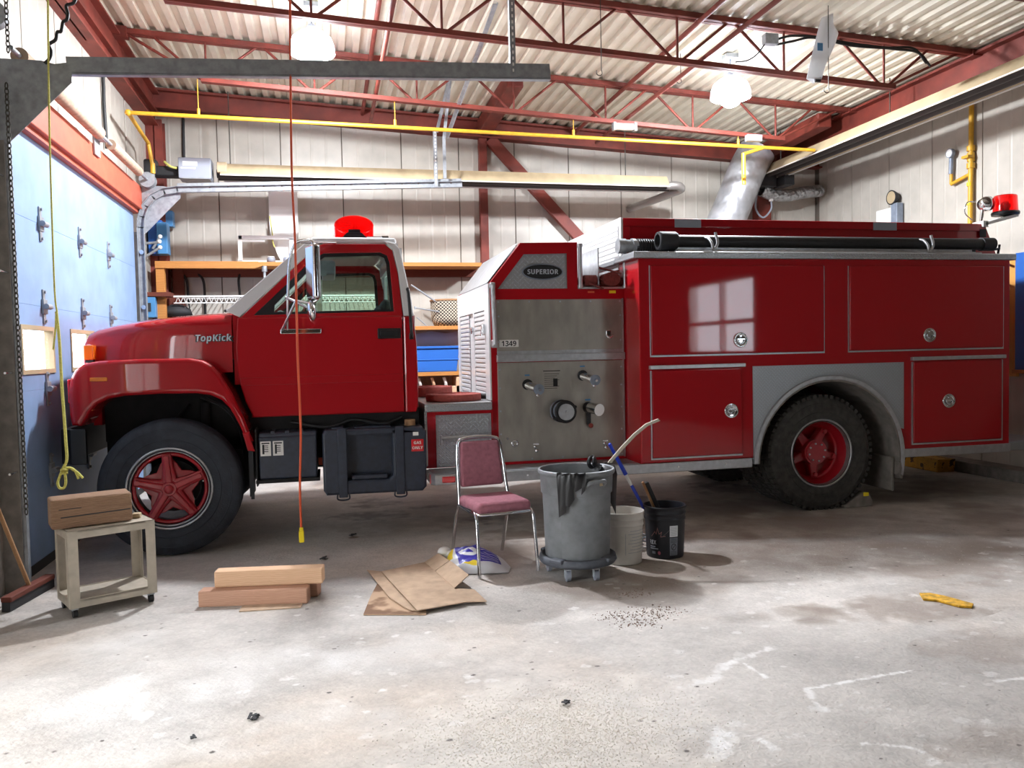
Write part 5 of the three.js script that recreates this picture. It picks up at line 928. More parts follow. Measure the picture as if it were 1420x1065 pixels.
  const th = q(600, 480, -4.1).y - yb; mesh('body', [prism([[-0.33, 0], [0.33, 0], [0.37, th * 0.9], [-0.37, th * 0.9]], -0.18, 0.2, 0.015), box(-0.38, 0.38, th * 0.45, th * 0.5, -0.19, 0.21, 0.005)], M.blueThing, tt); mesh('lid', box(-0.39, 0.39, th * 0.9, th, -0.2, 0.22, 0.01), M.blueThing, tt);
  const wb = thing('white_sheet', 'crumpled white plastic sheet under the basket shelf', 'sheet'); mesh('sheet', [grid([0, 1, 2, 3].map((i) => [0, 1, 2, 3, 4].map((j) => V(1.0 + j * 0.2, ya - 0.06 - i * 0.09 - (j % 2) * 0.03, -4.5 + (i % 2) * 0.05))))], M.polyBag, wb);
  const ck = thing('wooden_crate', 'pale wooden crate of tools on the low shelf', 'crate', [1.35, yc, -4.32]);
  const ch = (yb - 0.05 - yc) * 0.9; for (const [x0, x1] of [[-0.36, -0.32], [0.32, 0.36]]) mesh('side_board', box(x0, x1, 0, ch, -0.18, 0.2), M.paleWood, ck);
  for (const z of [-0.18, 0.17]) mesh('slat', box(-0.36, 0.36, 0, ch * 0.45, z, z + 0.03), M.paleWood, ck);
  for (const [x, m] of [[-0.18, 'white'], [0.0, 'paleWood'], [0.16, 'whiteBright']]) tag(mesh('tool_handle', [tube([[1.35 + x, yc + 0.02, -4.3], [1.35 + x + 0.03, yc + ch * 0.5, -4.2], [1.35 + x, yc + ch, -4.18]], 0.02, 20, 8)], M[m]), { white: 'white curved handle in the wooden crate', paleWood: 'wooden curved handle in the wooden crate', whiteBright: 'bright white handle at the end of the wooden crate' }[m], 'handle');
  // by the corner post, just above the bonnet
  const bt = thing('corner_crate', 'blue crate on a brown board beside the shelf post', 'crate'); mesh('body', [pb(-4.0, 200, 412, 215, 440, 0.2, 0.005)], M.bluePaint, bt); mesh('opening', [pb(-3.99, 201, 420, 209, 432, 0.01)], M.black2, bt); mesh('board', [pb(-4.0, 198, 405, 236, 411, 0.25)], M.brownBoard, bt);
  tag(mesh('dark_bundle', [lathe([[0, 0], [0.16, 0], [0.14, 0.08], [0.06, 0.14], [0, 0.15]], 16).scale(1.2, 1, 0.7).translate(onZ(-4.3, 245, 436).x, onZ(-4.3, 245, 436).y - 0.02, -4.3)], M.black2), 'dark grey bundle behind the bonnet', 'bundle');
}
// ---------------------------------------------------------------- hoses on the truck
{
  const spiral = (cx, cy, cz, r, h, turns, label, m) => {
    const t = thing('hose_roll', label, 'hose', [cx, cy, cz]);
    const strip = [[0.03, 0.004], [0.03, h - 0.004]];
    const rings = []; for (let k = 0; k < turns; k++) { const a = r * (k + 1) / turns, b = r * k / turns + 0.006; rings.push(lathe([[b, 0], [a, 0.003], [a + 0.001, h / 2], [a, h - 0.003], [b, h], [b, 0]], 36)); }
    mesh('coil', rings, m, t);
    mesh('coupling', [bar([r - 0.01, h * 0.5, 0.02], [r + 0.07, h * 0.5, 0.05], h * 0.42, 14), bar([r + 0.05, h * 0.5, 0.045], [r + 0.085, h * 0.5, 0.058], h * 0.5, 14)], M.darkTube, t);
    return t;
  };
  spiral(1.09, 1.092, -0.62, 0.245, 0.062, 9, 'flat rolled red fire hose lying on the deck edge behind the cab', M.hose);
  const b = spiral(0.98, 1.092, -1.5, 0.23, 0.095, 8, 'thicker rolled red fire hose farther in on the deck', M.hose); b.rotation.y = 2.6;
  // folded cross-lay hoses
  const fold = (x0, x1, z, label, m, n, yb) => {
    const t = thing('folded_hose', label, 'hose'), g = [];
    for (let k = 0; k < n; k++) { const y = yb + 0.004 + k * 0.026; g.push(grid([0, 1, 2, 3, 4, 5, 6].map((i) => { const x = x0 + (x1 - x0) * i / 6, s = Math.sin(i * 1.1 + k * 1.7) * 0.012; return [V(x, y + s, z - 0.9), V(x, y + s + 0.01, z - 0.1), V(x, y + s - 0.004, z - 0.01), V(x, y + s - 0.02, z)]; }))); g.push(box(x0, x1, y - 0.008, y + 0.012, z - 0.9, z - 0.03, 0.006)); }
    mesh('layer', g, m, t);
    return t;
  };
  const f1 = fold(2.235, 2.365, -0.36, 'folded brown red hose in the narrow slot beside the name plaque', M.hoseDark, 4, 2.078);
  mesh('loop', [new THREE.CylinderGeometry(0.05, 0.05, 0.11, 20, 1, false).rotateZ(Math.PI / 2).translate(2.3, 2.13, -0.38), beam([2.28, 2.1, -0.33], [2.4, 2.05, -0.3], 0.06, 0.012)], M.hoseDark, f1);
  const f2 = fold(2.4, 2.6, -0.36, 'tangled brown red hose in the wide slot by the suction hose', M.hose, 4, 2.078);
  mesh('loop', [new THREE.CylinderGeometry(0.075, 0.075, 0.06, 24).rotateX(Math.PI / 2).scale(1.1, 0.8, 1).translate(2.49, 2.14, -0.36), beam([2.4, 2.25, -0.42], [2.58, 2.19, -0.34], 0.07, 0.014), beam([2.41, 2.17, -0.34], [2.57, 2.22, -0.4], 0.06, 0.012)], M.hoseDark, f2);
  // hard suction hoses on the ledge
  const s1 = thing('suction_hose', 'black ribbed suction hose with a worn silver coupling', 'hose');
  const rib = []; for (let k = 0; k < 24; k++) rib.push(new THREE.TorusGeometry(0.062, 0.008, 6, 20).rotateY(Math.PI / 2).translate(2.72 + k * 0.022, 2.425 - k * 0.0004, -0.29));
  mesh('hose', [bar([2.68, 2.42, -0.29], [6.25, 2.415, -0.33], 0.062, 20), rib], M.suction, s1);
  mesh('coupling', [bar([2.53, 2.425, -0.285], [2.6, 2.425, -0.285], 0.066, 24), bar([2.6, 2.425, -0.285], [2.72, 2.425, -0.286], 0.058, 24), bar([2.66, 2.425, -0.285], [2.69, 2.425, -0.286], 0.068, 24)], M.galv, s1);
  const s2 = thing('suction_hose', 'smooth black suction hose with a wide open collar', 'hose');
  mesh('hose', [bar([3.0, 2.455, -0.16], [6.3, 2.455, -0.16], 0.055, 20)], M.suction, s2);
  mesh('collar', [lathe([[0.06, 0], [0.078, 0], [0.082, 0.02], [0.082, 0.16], [0.07, 0.18], [0.055, 0.18], [0.055, 0.02], [0.06, 0]], 28).rotateZ(-Math.PI / 2).translate(2.85, 2.455, -0.15)], M.black2, s2);
  mesh('collar_end', [bar([6.2, 2.455, -0.16], [6.34, 2.455, -0.16], 0.064, 24)], M.black2, s2);
}
// ---------------------------------------------------------------- banquet chair
{
  const t = thing('banquet_chair', 'chrome framed chair with dusty pink seat and back', 'chair', [1.12, 0, 0.87], 0.16);
  // local: front is +z, width along x
  const r = 0.0125;
  mesh('seat', [(() => { const g = new RoundedBoxGeometry(0.4, 0.075, 0.42, 5, 0.034); const p = g.attributes.position.array; for (let i = 0; i < p.length; i += 3) if (p[i + 1] > 0) p[i + 1] += 0.022 * Math.max(0, 1 - (p[i] / 0.2) ** 2) * Math.max(0, 1 - (p[i + 2] / 0.21) ** 2); g.computeVertexNormals(); return g.translate(0, 0.452, 0.05); })()], M.fabric, t);
  mesh('backrest', [(() => { const g = new RoundedBoxGeometry(0.315, 0.33, 0.05, 4, 0.022); const p = g.attributes.position.array; for (let i = 0; i < p.length; i += 3) p[i] *= 1 - 0.12 * (p[i + 1] / 0.33); return g.rotateX(-0.16).translate(0, 0.70, -0.225); })()], M.fabric, t);
  mesh('seat_frame', [tube([[-0.2, 0.415, -0.14], [-0.2, 0.415, 0.22], [-0.16, 0.415, 0.255], [0.16, 0.415, 0.255], [0.2, 0.415, 0.22], [0.2, 0.415, -0.14]], 0.012, 50), bar([-0.2, 0.415, -0.14], [0.2, 0.415, -0.14], 0.011)], M.chrome, t);
  mesh('back_frame', [tube([[-0.195, 0.41, -0.15], [-0.185, 0.55, -0.19], [-0.172, 0.8, -0.245], [-0.155, 0.865, -0.258], [-0.1, 0.885, -0.264], [0.1, 0.885, -0.264], [0.155, 0.865, -0.258], [0.172, 0.8, -0.245], [0.185, 0.55, -0.19], [0.195, 0.41, -0.15]], 0.0135, 80, 10)], M.chrome, t);
  for (const s of [-1, 1]) {
    mesh('leg', tube([[s * 0.2, 0.415, -0.1], [s * 0.205, 0.42, 0.2], [s * 0.208, 0.39, 0.25], [s * 0.21, 0.3, 0.27], [s * 0.215, 0.0, 0.31]], r, 50, 9), M.chrome, t);
    mesh('leg', tube([[s * 0.2, 0.42, 0.0], [s * 0.2, 0.41, -0.14], [s * 0.2, 0.36, -0.19], [s * 0.2, 0.0, -0.34]], r, 40, 9), M.chrome, t);
  }
}
// ---------------------------------------------------------------- bin on its dolly, buckets
{
  const bx = 1.625, bz = 1.28;
  const d = thing('bin_dolly', 'dark grey round dolly on casters under the bin', 'dolly', [bx, 0, bz]);
  mesh('platform', [lathe([[0, 0.085], [0.21, 0.085], [0.252, 0.092], [0.266, 0.112], [0.258, 0.14], [0.238, 0.148], [0.234, 0.128], [0, 0.128]], 40), ...[0, 1, 2, 3].map((k) => cbox(0.09, 0.03, 0.1, 0.232, 0.135, 0, 0.01).rotateY(k * Math.PI / 2 + 0.7))], M.dolly, d);
  for (const a of [1.25, 2.2, 3.7, 5.3]) { const x = 0.205 * Math.cos(a), z = 0.205 * Math.sin(a); const c = mesh('caster', [bar([x - 0.013, 0.034, z], [x + 0.013, 0.034, z], 0.034, 18)], M.greyBox, d); mesh('fork', [box(x - 0.02, x - 0.015, 0.025, 0.088, z - 0.016, z + 0.016), box(x + 0.015, x + 0.02, 0.025, 0.088, z - 0.016, z + 0.016), box(x - 0.02, x + 0.02, 0.074, 0.088, z - 0.016, z + 0.016)], M.silver, c); }
  const b = thing('waste_bin', 'large grey plastic waste bin full of sticks', 'bin', [bx, 0.13, bz]);
  mesh('body', [lathe([[0.0, 0.0], [0.208, 0.0], [0.218, 0.01], [0.231, 0.43], [0.241, 0.436], [0.246, 0.555], [0.257, 0.562], [0.261, 0.572], [0.259, 0.585], [0.249, 0.589], [0.241, 0.58], [0.23, 0.44], [0.21, 0.02], [0.0, 0.02]], 56)], M.binGrey, b);
  mesh('rim_edge', [new THREE.TorusGeometry(0.251, 0.0085, 8, 56).rotateX(Math.PI / 2).translate(0, 0.586, 0)], M.galv, b);
  for (const a of [1.32, 4.46]) { const c = Math.cos(a), s = Math.sin(a); mesh('handle', [tube([[0.238 * Math.cos(a - 0.28), 0.5, 0.238 * Math.sin(a - 0.28)], [0.27 * Math.cos(a - 0.2), 0.53, 0.27 * Math.sin(a - 0.2)], [0.272 * c, 0.535, 0.272 * s], [0.27 * Math.cos(a + 0.2), 0.53, 0.27 * Math.sin(a + 0.2)], [0.238 * Math.cos(a + 0.28), 0.5, 0.238 * Math.sin(a + 0.28)]], 0.014, 30, 8), bar([0.238 * c, 0.545, 0.238 * s], [0.25 * c, 0.545, 0.25 * s], 0.02, 12)], M.binGrey, b); }
  mesh('sticker', [cbox(0.035, 0.035, 0.006, 0, 0, 0, 0.003).rotateY(Math.PI / 2 - 1.14).translate(0.247 * Math.cos(1.14), 0.515, 0.247 * Math.sin(1.14))], M.cream, b);
  // black cloth over the rim
  const cloth = (pts, label) => tag(mesh('black_rag', [grid(pts)], M.blackBag), label, 'rag');
  const rim = (a, r, y) => V(bx + r * Math.cos(a), 0.113 + y, bz + r * Math.sin(a));
  const drape = (as, drop, label) => cloth([[0.19, 0.5], [0.238, 0.58], [0.25, 0.608], [0.266, 0.612], [0.272, 0.59], [0.27, 1], [0.266, 2], [0.262, 3]].map(([rr0, y], i) => as.map((a, j) => rim(a + (i > 4 ? (i - 4) * 0.02 * Math.sin(j * 2.3) : 0), rr0 + 0.007 * Math.sin(j * 2.6 + i * 0.7), y < 1 ? y + 0.004 * Math.sin(j * 2) : 0.59 - drop[j] * y / 3))), label);
  drape([2.36, 2.28, 2.2, 2.12, 2.04, 1.98], [0.2, 0.27, 0.235, 0.19, 0.2, 0.15], 'black rag draped over the front rim of the grey bin');
  drape([1.93, 1.86, 1.79, 1.72, 1.64], [0.06, 0.1, 0.075, 0.12, 0.09], 'small black rag fold beside the bin handle');
  cloth([[0.19, 0.55], [0.24, 0.6], [0.265, 0.622], [0.275, 0.56], [0.272, 0.4], [0.262, 0.28]].map(([r, y], i) => [0.15, -0.05, -0.25, -0.4].map((a, j) => rim(a, r + 0.006 * ((i + j) % 2), y + (i === 5 ? j * 0.04 : 0)))), 'long black bag hanging down the bin towards the buckets');
  tag(mesh('black_glove', [new THREE.TorusGeometry(0.035, 0.014, 8, 18).rotateY(0.6).translate(bx + 0.16, 0.735, bz - 0.14), new THREE.TorusGeometry(0.03, 0.012, 8, 18).rotateY(1.2).translate(bx + 0.17, 0.74, bz - 0.12)], M.black), 'black coil of strap inside the bin rim', 'strap');
  // pale bent stick
  const st = [[832, 662], [845, 642], [862, 622], [880, 603], [897, 589], [914, 582]].map(([x, y], i) => onZ(bz - 0.08 - 0.02 * i, x, y)); st.unshift(V(bx + 0.02, 0.16, bz - 0.02));
  const rows = st.map((p) => [V(p.x - 0.009, p.y + 0.007, p.z + 0.004), V(p.x + 0.008, p.y - 0.008, p.z + 0.004), V(p.x + 0.008, p.y - 0.008, p.z - 0.008), V(p.x - 0.009, p.y + 0.007, p.z - 0.008), V(p.x - 0.009, p.y + 0.007, p.z + 0.004)]);
  tag(mesh('bent_stick', [grid(rows)], M.stick), 'pale bent wooden stick standing in the grey bin', 'stick');
  M.stick.side = THREE.DoubleSide;
  // white bucket
  const bucket = (x, z, name, label, mat, h, r) => { const t = thing(name, label, 'bucket', [x, 0, z]); mesh('body', [lathe([[0, 0.004], [r * 0.86, 0], [r * 0.88, 0.008], [r * 0.95, h * 0.72], [r * 0.99, h * 0.74], [r * 0.99, h * 0.77], [r * 0.965, h * 0.78], [r * 0.97, h * 0.84], [r * 1.01, h * 0.85], [r * 1.01, h * 0.875], [r * 0.98, h * 0.885], [r * 0.985, h * 0.95], [r * 1.03, h * 0.96], [r * 1.03, h], [r * 0.96, h], [r * 0.9, h * 0.7], [r * 0.84, 0.02], [0, 0.015]], 48)], mat, t); return t; };
  const wb = bucket(2.03, 1.08, 'white_bucket', 'white plastic bucket half hidden by the grey bin', M.bucketWhite, 0.37, 0.148);
  const wrap = (R, h, y, a0, a1, n = 12) => { const g = new THREE.CylinderGeometry(R[1], R[0], h, n, 1, true, a0, a1 - a0); return g.translate(0, y, 0); };
  const pr = []; for (let k = 0; k < 8; k++) pr.push(wrap([0.1345 + k * 0.001, 0.1346 + k * 0.001], 0.003, 0.09 + k * 0.022, -0.1 + (k % 3) * 0.1, 1.1)); pr.push(wrap([0.136, 0.139], 0.16, 0.155, -0.25, -0.23, 1));
  mesh('print', pr, M.greyBox, wb);
  const kb = bucket(2.385, 1.0, 'black_bucket', 'black plastic pail with a printed label', M.bucketBlack, 0.375, 0.152);
  const cv = document.createElement('canvas'); cv.width = 512; cv.height = 256; const g2 = cv.getContext('2d');
  g2.fillStyle = '#1a1c24'; g2.fillRect(0, 0, 512, 256);
  g2.strokeStyle = '#9a6a66'; g2.lineWidth = 5; g2.beginPath(); g2.moveTo(20, 100); g2.lineTo(60, 60); g2.lineTo(75, 78); g2.lineTo(88, 30); g2.lineTo(104, 76); g2.lineTo(128, 60); g2.lineTo(118, 98); g2.lineTo(165, 90); g2.stroke();
  g2.strokeStyle = '#6b6460'; g2.lineWidth = 3; g2.beginPath(); g2.moveTo(130, 100); g2.lineTo(235, 20); g2.stroke();
  g2.fillStyle = '#d6dae0'; g2.font = 'bold 46px sans-serif'; g2.fillText('REX', -12, 162); g2.font = '18px sans-serif'; g2.fillStyle = '#aeb4bc'; g2.fillRect(0, 176, 60, 8); g2.fillRect(0, 192, 90, 8);
  g2.fillStyle = '#b0586a'; g2.beginPath(); g2.arc(100, 228, 15, 0, 7); g2.fill(); g2.fillStyle = '#7a8088'; g2.fillRect(20, 218, 40, 20);
  g2.fillStyle = '#e4e6ea'; g2.fillRect(206, 10, 84, 88); g2.fillStyle = '#8d9098'; for (let k = 0; k < 9; k++) g2.fillRect(214, 20 + k * 8, 66, 2);
  g2.fillStyle = '#6f7580'; g2.fillRect(206, 106, 84, 140); g2.fillStyle = '#20222a'; for (let k = 0; k < 5; k++) g2.fillRect(212, 114 + k * 7, 70, 2); g2.strokeStyle = '#20222a'; g2.lineWidth = 5; g2.beginPath(); g2.arc(248, 178, 24, 0, 7); g2.stroke(); g2.beginPath(); g2.moveTo(232, 194); g2.lineTo(264, 162); g2.stroke(); for (let k = 0; k < 5; k++) g2.fillRect(212, 212 + k * 7, 70, 2);
  const lt = new THREE.CanvasTexture(cv); lt.colorSpace = THREE.SRGBColorSpace;
  mesh('label', [wrap([0.1352, 0.1453], 0.235, 0.135, -1.25, 1.45, 30)], std({ map: lt, roughness: 0.45 }), kb, true);
  mesh('rim_ring', [new THREE.TorusGeometry(0.1545, 0.005, 6, 48).rotateX(Math.PI / 2).translate(0, 0.368, 0)], M.black2, kb);
  // tools in the black pail
  const foot = V(2.40, 0.03, 0.98), tt = onZ(0.93, 846, 617);
  const sb = thing('long_brush', 'blue handled brush leaning out of the black pail', 'brush');
  const mid = foot.clone().lerp(tt, 0.62), mid2 = foot.clone().lerp(tt, 0.72);
  mesh('grip', [bar(mid2, tt, 0.016, 12, 0.013), new THREE.SphereGeometry(0.015, 12, 8).translate(tt.x, tt.y, tt.z)], M.blueHandle, sb);
  mesh('ferrule', [bar(mid, mid2, 0.0125, 12)], M.white, sb);
  mesh('shaft', [bar(foot, mid, 0.0125, 12)], M.blueHandle, sb);
  const hb = thing('wooden_brush', 'wooden brush handle with dark bristles in the black pail', 'brush');
  const h0 = V(2.43, 0.05, 1.02), h1 = onZ(0.98, 891, 668);
  mesh('handle', [beam(h0, h1, 0.03, 0.018, 0.006)], M.handleWood, hb);
  mesh('bristles', [beam(h0.clone().lerp(h1, 0.6).add(V(0.03, 0.0, -0.01)), h1.clone().add(V(0.03, -0.005, -0.01)), 0.035, 0.035, 0.01)], M.black2, hb);
  // tyre chain heap behind the pails
  const ch = []; for (let k = 0; k < 60; k++) ch.push(new THREE.TorusGeometry(0.02, 0.005, 5, 10).rotateX(rr(0, 3)).rotateY(rr(0, 3)).translate(2.2 + rr(-0.12, 0.16), 0.024 + rr(0, 0.09) * (1 - Math.abs(rr(-1, 1)) * 0.5), 0.72 + rr(-0.08, 0.1)));
  tag(mesh('tire_chain', [ch], M.galv), 'heap of steel tire chain on the floor behind the buckets', 'chain');
}
// ---------------------------------------------------------------- wooden blocks on the floor
{
  const a = Math.atan2(-0.19, 0.64);
  const blk = (name, label, mat, x, y, z, L, h, w, turn) => { const t = tag(mesh(name, [cbox(L, h, w, 0, 0, 0, 0.008, 2)], mat), label, 'wood block', 'wood blocks on the floor'); t.position.set(x, y + h / 2, z); t.rotation.y = turn; return t; };
  const turn = Math.atan2(-0.12, 0.65);
  blk('wood_block', 'front reddish wood block of the stack on the floor', M.redWood, -0.475, 0.0, 1.33, 0.66, 0.098, 0.1, turn);
  blk('wood_block', 'rear reddish wood block of the stack on the floor', M.redWood, -0.40, 0.0, 1.19, 0.64, 0.096, 0.1, turn - 0.05);
  blk('wood_block', 'pale wood block on top of the stack', M.paleWood, -0.385, 0.099, 1.27, 0.66, 0.1, 0.1, turn + 0.03);
  const p = onY(0, 370, 842);
  const c = tag(mesh('cardboard_scrap', [cbox(0.36, 0.006, 0.14, 0, 0, 0).rotateX(0.0)], M.card), 'cardboard scrap pinned under the wood blocks', 'cardboard'); c.position.set(-0.37, 0.004, 1.43); c.rotation.y = turn + 0.1;
}
// ---------------------------------------------------------------- flattened box, bag
{
  const f = (pts, y) => pts.map(([x, yy]) => { const p = onY(y, x, yy); return [p.x, p.z]; });
  const t = thing('flattened_box', 'flattened brown cardboard box spread on the floor', 'cardboard');
  mesh('main_panel', [prismY(f([[529, 792], [589, 779], [630, 815], [647, 834], [579, 846]], 0.03), 0.024, 0.029)], M.card, t);
  mesh('end_flap', [prismY(f([[630, 815], [658, 817], [675, 833], [647, 834]], 0.024), 0.017, 0.022)], M.card, t);
  mesh('side_panel', [prismY(f([[509, 790], [529, 792], [580, 846], [572, 846], [562, 842], [540, 828]], 0.018), 0.012, 0.017)], M.card, t);
  const up = (x, y, h) => onY(h, x, y);
  const flap = (pts) => { const v = pts.map(([x, y, h]) => up(x, y, h)); const lo = v.map((p) => p.clone().add(V(0, -0.005, 0.002))); return [grid([[v[0], v[1]], [v[3], v[2]]]), grid([[lo[0], lo[1]], [lo[3], lo[2]]]), grid([[v[0], v[1], v[2], v[3], v[0]], [lo[0], lo[1], lo[2], lo[3], lo[0]]])]; };
  mesh('raised_flap', flap([[604, 792, 0.035], [624, 777, 0.09], [650, 797, 0.08], [630, 815, 0.032]]), M.card, t);
  mesh('raised_flap', flap([[589, 779, 0.03], [608, 767, 0.085], [623, 777, 0.09], [603, 791, 0.033]]), M.card, t);
  const u = thing('cardboard_sheet', 'stained cardboard sheet under the flattened box', 'cardboard');
  mesh('sheet', [prismY(f([[523, 810], [560, 815], [591, 846], [591, 852], [504, 852], [514, 827]], 0.006), 0.001, 0.008)], M.cardStained, u);
  // bag of absorbent: a soft pillow with print
  const cv = document.createElement('canvas'); cv.width = 256; cv.height = 256; const g = cv.getContext('2d');
  g.fillStyle = '#e6e7ea'; g.fillRect(0, 0, 256, 256); g.fillStyle = '#3a34b0'; g.beginPath(); g.moveTo(40, 30); g.lineTo(190, 20); g.lineTo(205, 170); g.lineTo(60, 215); g.fill();
  g.fillStyle = '#f0d23a'; g.fillRect(10, 40, 28, 120); g.beginPath(); g.moveTo(70, 215); g.lineTo(120, 190); g.lineTo(120, 225); g.fill();
  g.fillStyle = '#f2f3f6'; g.beginPath(); g.arc(92, 110, 36, 0, 7); g.fill(); g.fillStyle = '#3a34b0'; g.beginPath(); g.moveTo(72, 120); g.lineTo(90, 100); g.lineTo(112, 112); g.lineTo(92, 128); g.fill();
  g.strokeStyle = '#d8d8f0'; g.lineWidth = 4; for (let k = 0; k < 9; k++) { g.beginPath(); g.moveTo(135, 60 + k * 14); g.lineTo(195, 45 + k * 14); g.stroke(); }
  const bt = new THREE.CanvasTexture(cv); bt.colorSpace = THREE.SRGBColorSpace;
  const N = 18, top = [], bot = [], c = onY(0, 662, 790), ux = V(0.42, 0, 0.10), uz = V(-0.05, 0, 0.30), uvs = [];
  for (let i = 0; i <= N; i++) { const a = [], b = []; for (let j = 0; j <= N; j++) { const s = i / N * 2 - 1, q = j / N * 2 - 1, h = 0.15 * Math.pow(Math.max(0, (1 - s ** 4) * (1 - q ** 4)), 0.6) * (1 - 0.75 * Math.max(0, q)) * (0.72 - 0.42 * s) * (0.78 + 0.44 * fbm(i * 0.5 + 3, j * 0.5, 3)), pull = 1 - 0.1 * Math.abs(s * q); const p = V(c.x, 0, c.z - 0.02).addScaledVector(ux, q * 0.55 * pull).addScaledVector(uz, s * 0.5 * pull); a.push(V(p.x, 0.008 + h, p.z)); b.push(V(p.x, 0.003, p.z)); } top.push(a); bot.push(b); }
  const gt = grid(top), uv = []; for (let i = 0; i <= N; i++) for (let j = 0; j <= N; j++) uv.push(j / N * 0.9 + 0.02, 1 - i / N); gt.setAttribute('uv', new THREE.Float32BufferAttribute(uv, 2));
  const bg = thing('absorbent_bag', 'white and blue printed plastic bag under the chair', 'bag');
  mesh('film', [gt], phy({ map: bt, roughness: 0.35, side: THREE.DoubleSide }), bg, true);
  mesh('underside', [grid(bot)], phy({ color: hex('#dcdde0'), roughness: 0.4, side: THREE.DoubleSide }), bg);
  const k = onY(0.09, 616, 764); mesh('tied_neck', [new THREE.SphereGeometry(0.045, 14, 10).scale(1.1, 0.8, 1).translate(k.x, 0.085, k.z), bar([k.x, 0.07, k.z], [k.x + 0.1, 0.05, k.z + 0.06], 0.035, 10)], M.whiteBright, bg);
}
// ---------------------------------------------------------------- small steel cart and the timber on it
{
  const t = thing('steel_cart', 'small tan steel cart on casters', 'cart', [-1.37, 0, 1.09], Math.atan2(0.23, 0.43) * 1);
  const W = 0.245, D = 0.16, top = 0.52;                 // half width, half depth
  mesh('top_tray', [box(-W, W, top - 0.012, top, -D, D), box(-W, W, top - 0.05, top, D - 0.006, D), box(-W, W, top - 0.05, top, -D, -D + 0.006), box(-W, -W + 0.006, top - 0.05, top, -D, D), box(W - 0.006, W, top - 0.05, top, -D, D)], M.cart, t);
  mesh('lower_shelf', [box(-W, W, 0.095, 0.105, -D, D), box(-W, W, 0.06, 0.11, D - 0.006, D), box(-W, W, 0.06, 0.11, -D, -D + 0.006), box(-W, -W + 0.006, 0.06, 0.11, -D, D), box(W - 0.006, W, 0.06, 0.11, -D, D)], M.cart, t);
  for (const [sx, sz] of [[-1, -1], [-1, 1], [1, -1], [1, 1]]) {
    const x = sx * W, z = sz * D;
    mesh('leg', [box(x - sx * 0.055, x, 0.06, top - 0.002, z - sz * 0.004, z + sz * 0.001), box(x - sx * 0.004, x + sx * 0.001, 0.06, top - 0.002, z - sz * 0.055, z)], M.cart, t);
    const c = mesh('caster', [bar([x - sx * 0.03 - 0.012, 0.026, z - sz * 0.03], [x - sx * 0.03 + 0.012, 0.026, z - sz * 0.03], 0.026, 16)], M.black, t);
    mesh('fork', [box(x - sx * 0.03 - 0.018, x - sx * 0.03 + 0.018, 0.045, 0.06, z - sz * 0.03 - 0.014, z - sz * 0.03 + 0.014)], M.galv, c);
  }
  const b = thing('timber_block', 'weathered brown timber block resting on the tan cart', 'wood block', [-1.44, top, 1.12], Math.atan2(0.23, 0.43) - 0.1);
  const g = new RoundedBoxGeometry(0.44, 0.175, 0.19, 4, 0.014), p = g.attributes.position.array; for (let i = 0; i < p.length; i += 3) { const n = fbm(p[i] * 14 + 5, p[i + 1] * 30 + p[i + 2] * 12, 3) - 0.5; p[i + 1] += n * 0.014; p[i + 2] += n * 0.012; } g.computeVertexNormals();
  const tb = mesh('timber', [g.translate(0.0, 0.092, 0)], M.oldWood, b);
  mesh('crack', [cbox(0.38, 0.006, 0.004, 0.02, 0.075, 0.094).rotateZ(0.02), cbox(0.12, 0.004, 0.004, -0.12, 0.12, 0.094)], M.black2, tb);
  tag(mesh('yellow_sponge', [cbox(0.05, 0.03, 0.06, -1.2, top + 0.016, 1.02, 0.008)], M.cream), 'small pale block beside the timber on the cart', 'block');
}
// ---------------------------------------------------------------- broom in the corner
{
  const t = thing('push_broom', 'wooden push broom lying against the door jamb', 'broom');
  const a = onY(0.05, 8, 838), b = onY(0.05, 70, 804);
  mesh('head', [beam([a.x, 0.075, a.z], [b.x, 0.075, b.z], 0.065, 0.035, 0.008)], M.brownBoard, t);
  mesh('bristles', [beam([a.x, 0.03, a.z], [b.x, 0.03, b.z], 0.05, 0.058)], M.black2, t);
  const m = onY(0.1, 36, 808); mesh('handle', [bar([(a.x + b.x) / 2, 0.09, (a.z + b.z) / 2], onZ(1.0, -30, 640), 0.013, 10)], M.handleWood, t);
}
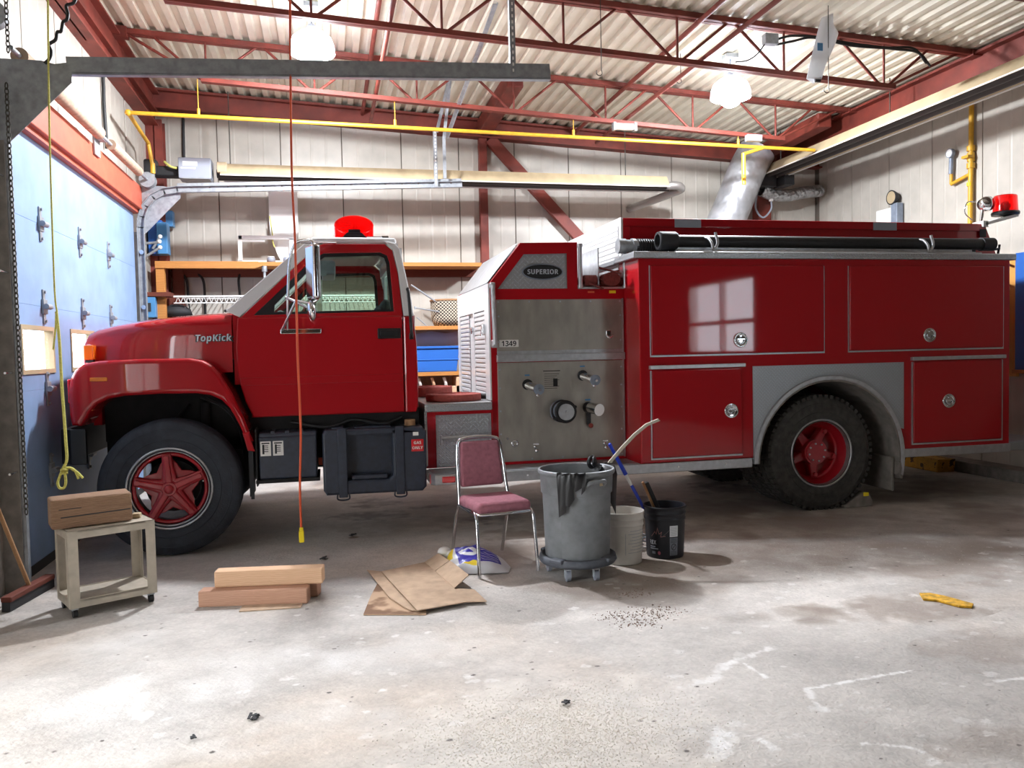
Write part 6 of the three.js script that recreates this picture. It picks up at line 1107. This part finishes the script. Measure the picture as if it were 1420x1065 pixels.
// ---------------------------------------------------------------- bits on the floor
{
  const pts = [[1275, 824], [1290, 824], [1310, 828], [1350, 839], [1348, 843], [1330, 842], [1300, 834], [1280, 832]].map(([x, y]) => { const p = onY(0.004, x, y); return [p.x, p.z]; });
  tag(mesh('yellow_paddle', [prismY(pts, 0.001, 0.014, 0.003)], std({ map: mottle([206, 156, 30], 0.3, 8, 0.2), roughness: 0.7 })), 'dirty yellow plastic paddle lying on the bare floor', 'paddle');
  const ch = thing('wheel_chock', 'small grey wheel chock with a yellow sticker at the rear tyre', 'chock', [4.83, 0, -0.15]);
  mesh('body', [prism([[-0.2, 0], [0.1, 0], [0.1, 0.05], [0.06, 0.13], [0.01, 0.145], [-0.03, 0.12], [-0.2, 0.02]], -0.09, 0.09, 0.01)], M.kerb, ch);
  mesh('sticker', [box(0.0, 0.055, 0.1, 0.135, 0.088, 0.092)], M.yellow, ch);
  const scrap = (x, y, s, label) => { const p = onY(0, x, y); const g = []; for (let k = 0; k < 7; k++) g.push(new THREE.BoxGeometry(rr(0.3, 0.9) * s, 0.004, rr(0.15, 0.4) * s).rotateZ(rr(-0.3, 0.3)).rotateY(rr(0, 3)).translate(p.x + rr(-0.3, 0.3) * s, 0.006 + rr(0, 0.012), p.z + rr(-0.25, 0.25) * s)); tag(mesh('leaf_scrap', g, M.black2), label, 'scrap'); };
  scrap(350, 997, 0.055, 'curled black leaf on the bare pale floor'); scrap(490, 743, 0.07, 'black scrap on the floor under the fuel tank'); scrap(268, 1027, 0.03, 'tiny black scrap beside the curled leaf'); scrap(450, 776, 0.06, 'thin dark scrap between the wood blocks and the tank'); scrap(785, 977, 0.035, 'tiny dark chip on the pale granules');
  // crumbs: dirt by the bin, granules, grit
  const scatter = (name, label, n, place, geo, mat) => { const im = new THREE.InstancedMesh(geo, mat, n); im.name = name; const m = new THREE.Matrix4(), q = new THREE.Quaternion(), e = new THREE.Euler(); for (let k = 0; k < n; k++) { const [x, z, s] = place(k); e.set(rr(0, 3), rr(0, 6), rr(0, 3)); q.setFromEuler(e); m.compose(V(x, s * 0.35, z), q, V(s, s * rr(0.5, 1), s * rr(0.6, 1.2))); im.setMatrixAt(k, m); } im.castShadow = im.receiveShadow = true; scene.add(im); tag(im, label, 'debris', null, 'stuff'); };
  const gauss = () => (rnd() + rnd() + rnd() - 1.5) / 1.5;
  const ico = new THREE.IcosahedronGeometry(1, 0), at = (x, y) => onY(0, x, y);
  const d1 = at(905, 850), d2 = at(880, 822), d3 = at(855, 855), d4 = at(885, 865);
  scatter('dirt_crumbs', 'brown dirt crumbs on the floor in front of the bin', 520, (k) => { const c = [d1, d1, d2, d3, d4][k % 5], s = k % 5 < 2 ? 1 : 0.75; return [c.x + gauss() * 0.26 * s, c.z + gauss() * 0.17 * s, rr(0.0015, 0.005)]; }, ico, std({ map: mottle([140, 118, 104], 0.3, 4, 0.1, 64), roughness: 0.95 }));
  const gc = at(770, 1015);
  scatter('pale_granules', 'pale absorbent granules spread over the concrete', 9000, () => [gc.x + gauss() * 0.85, gc.z + gauss() * 0.62, rr(0.001, 0.003)], ico, std({ color: hex('#e9e1d6'), roughness: 0.95 }));
  scatter('floor_grit', 'fine grey grit scattered over the concrete floor', 2600, () => [rr(-1.8, 6), rr(0.6, 5.2), rr(0.001, 0.003)], ico, std({ color: hex('#b9b0a6'), roughness: 0.95 }));
}
renderer.render(scene, camera);
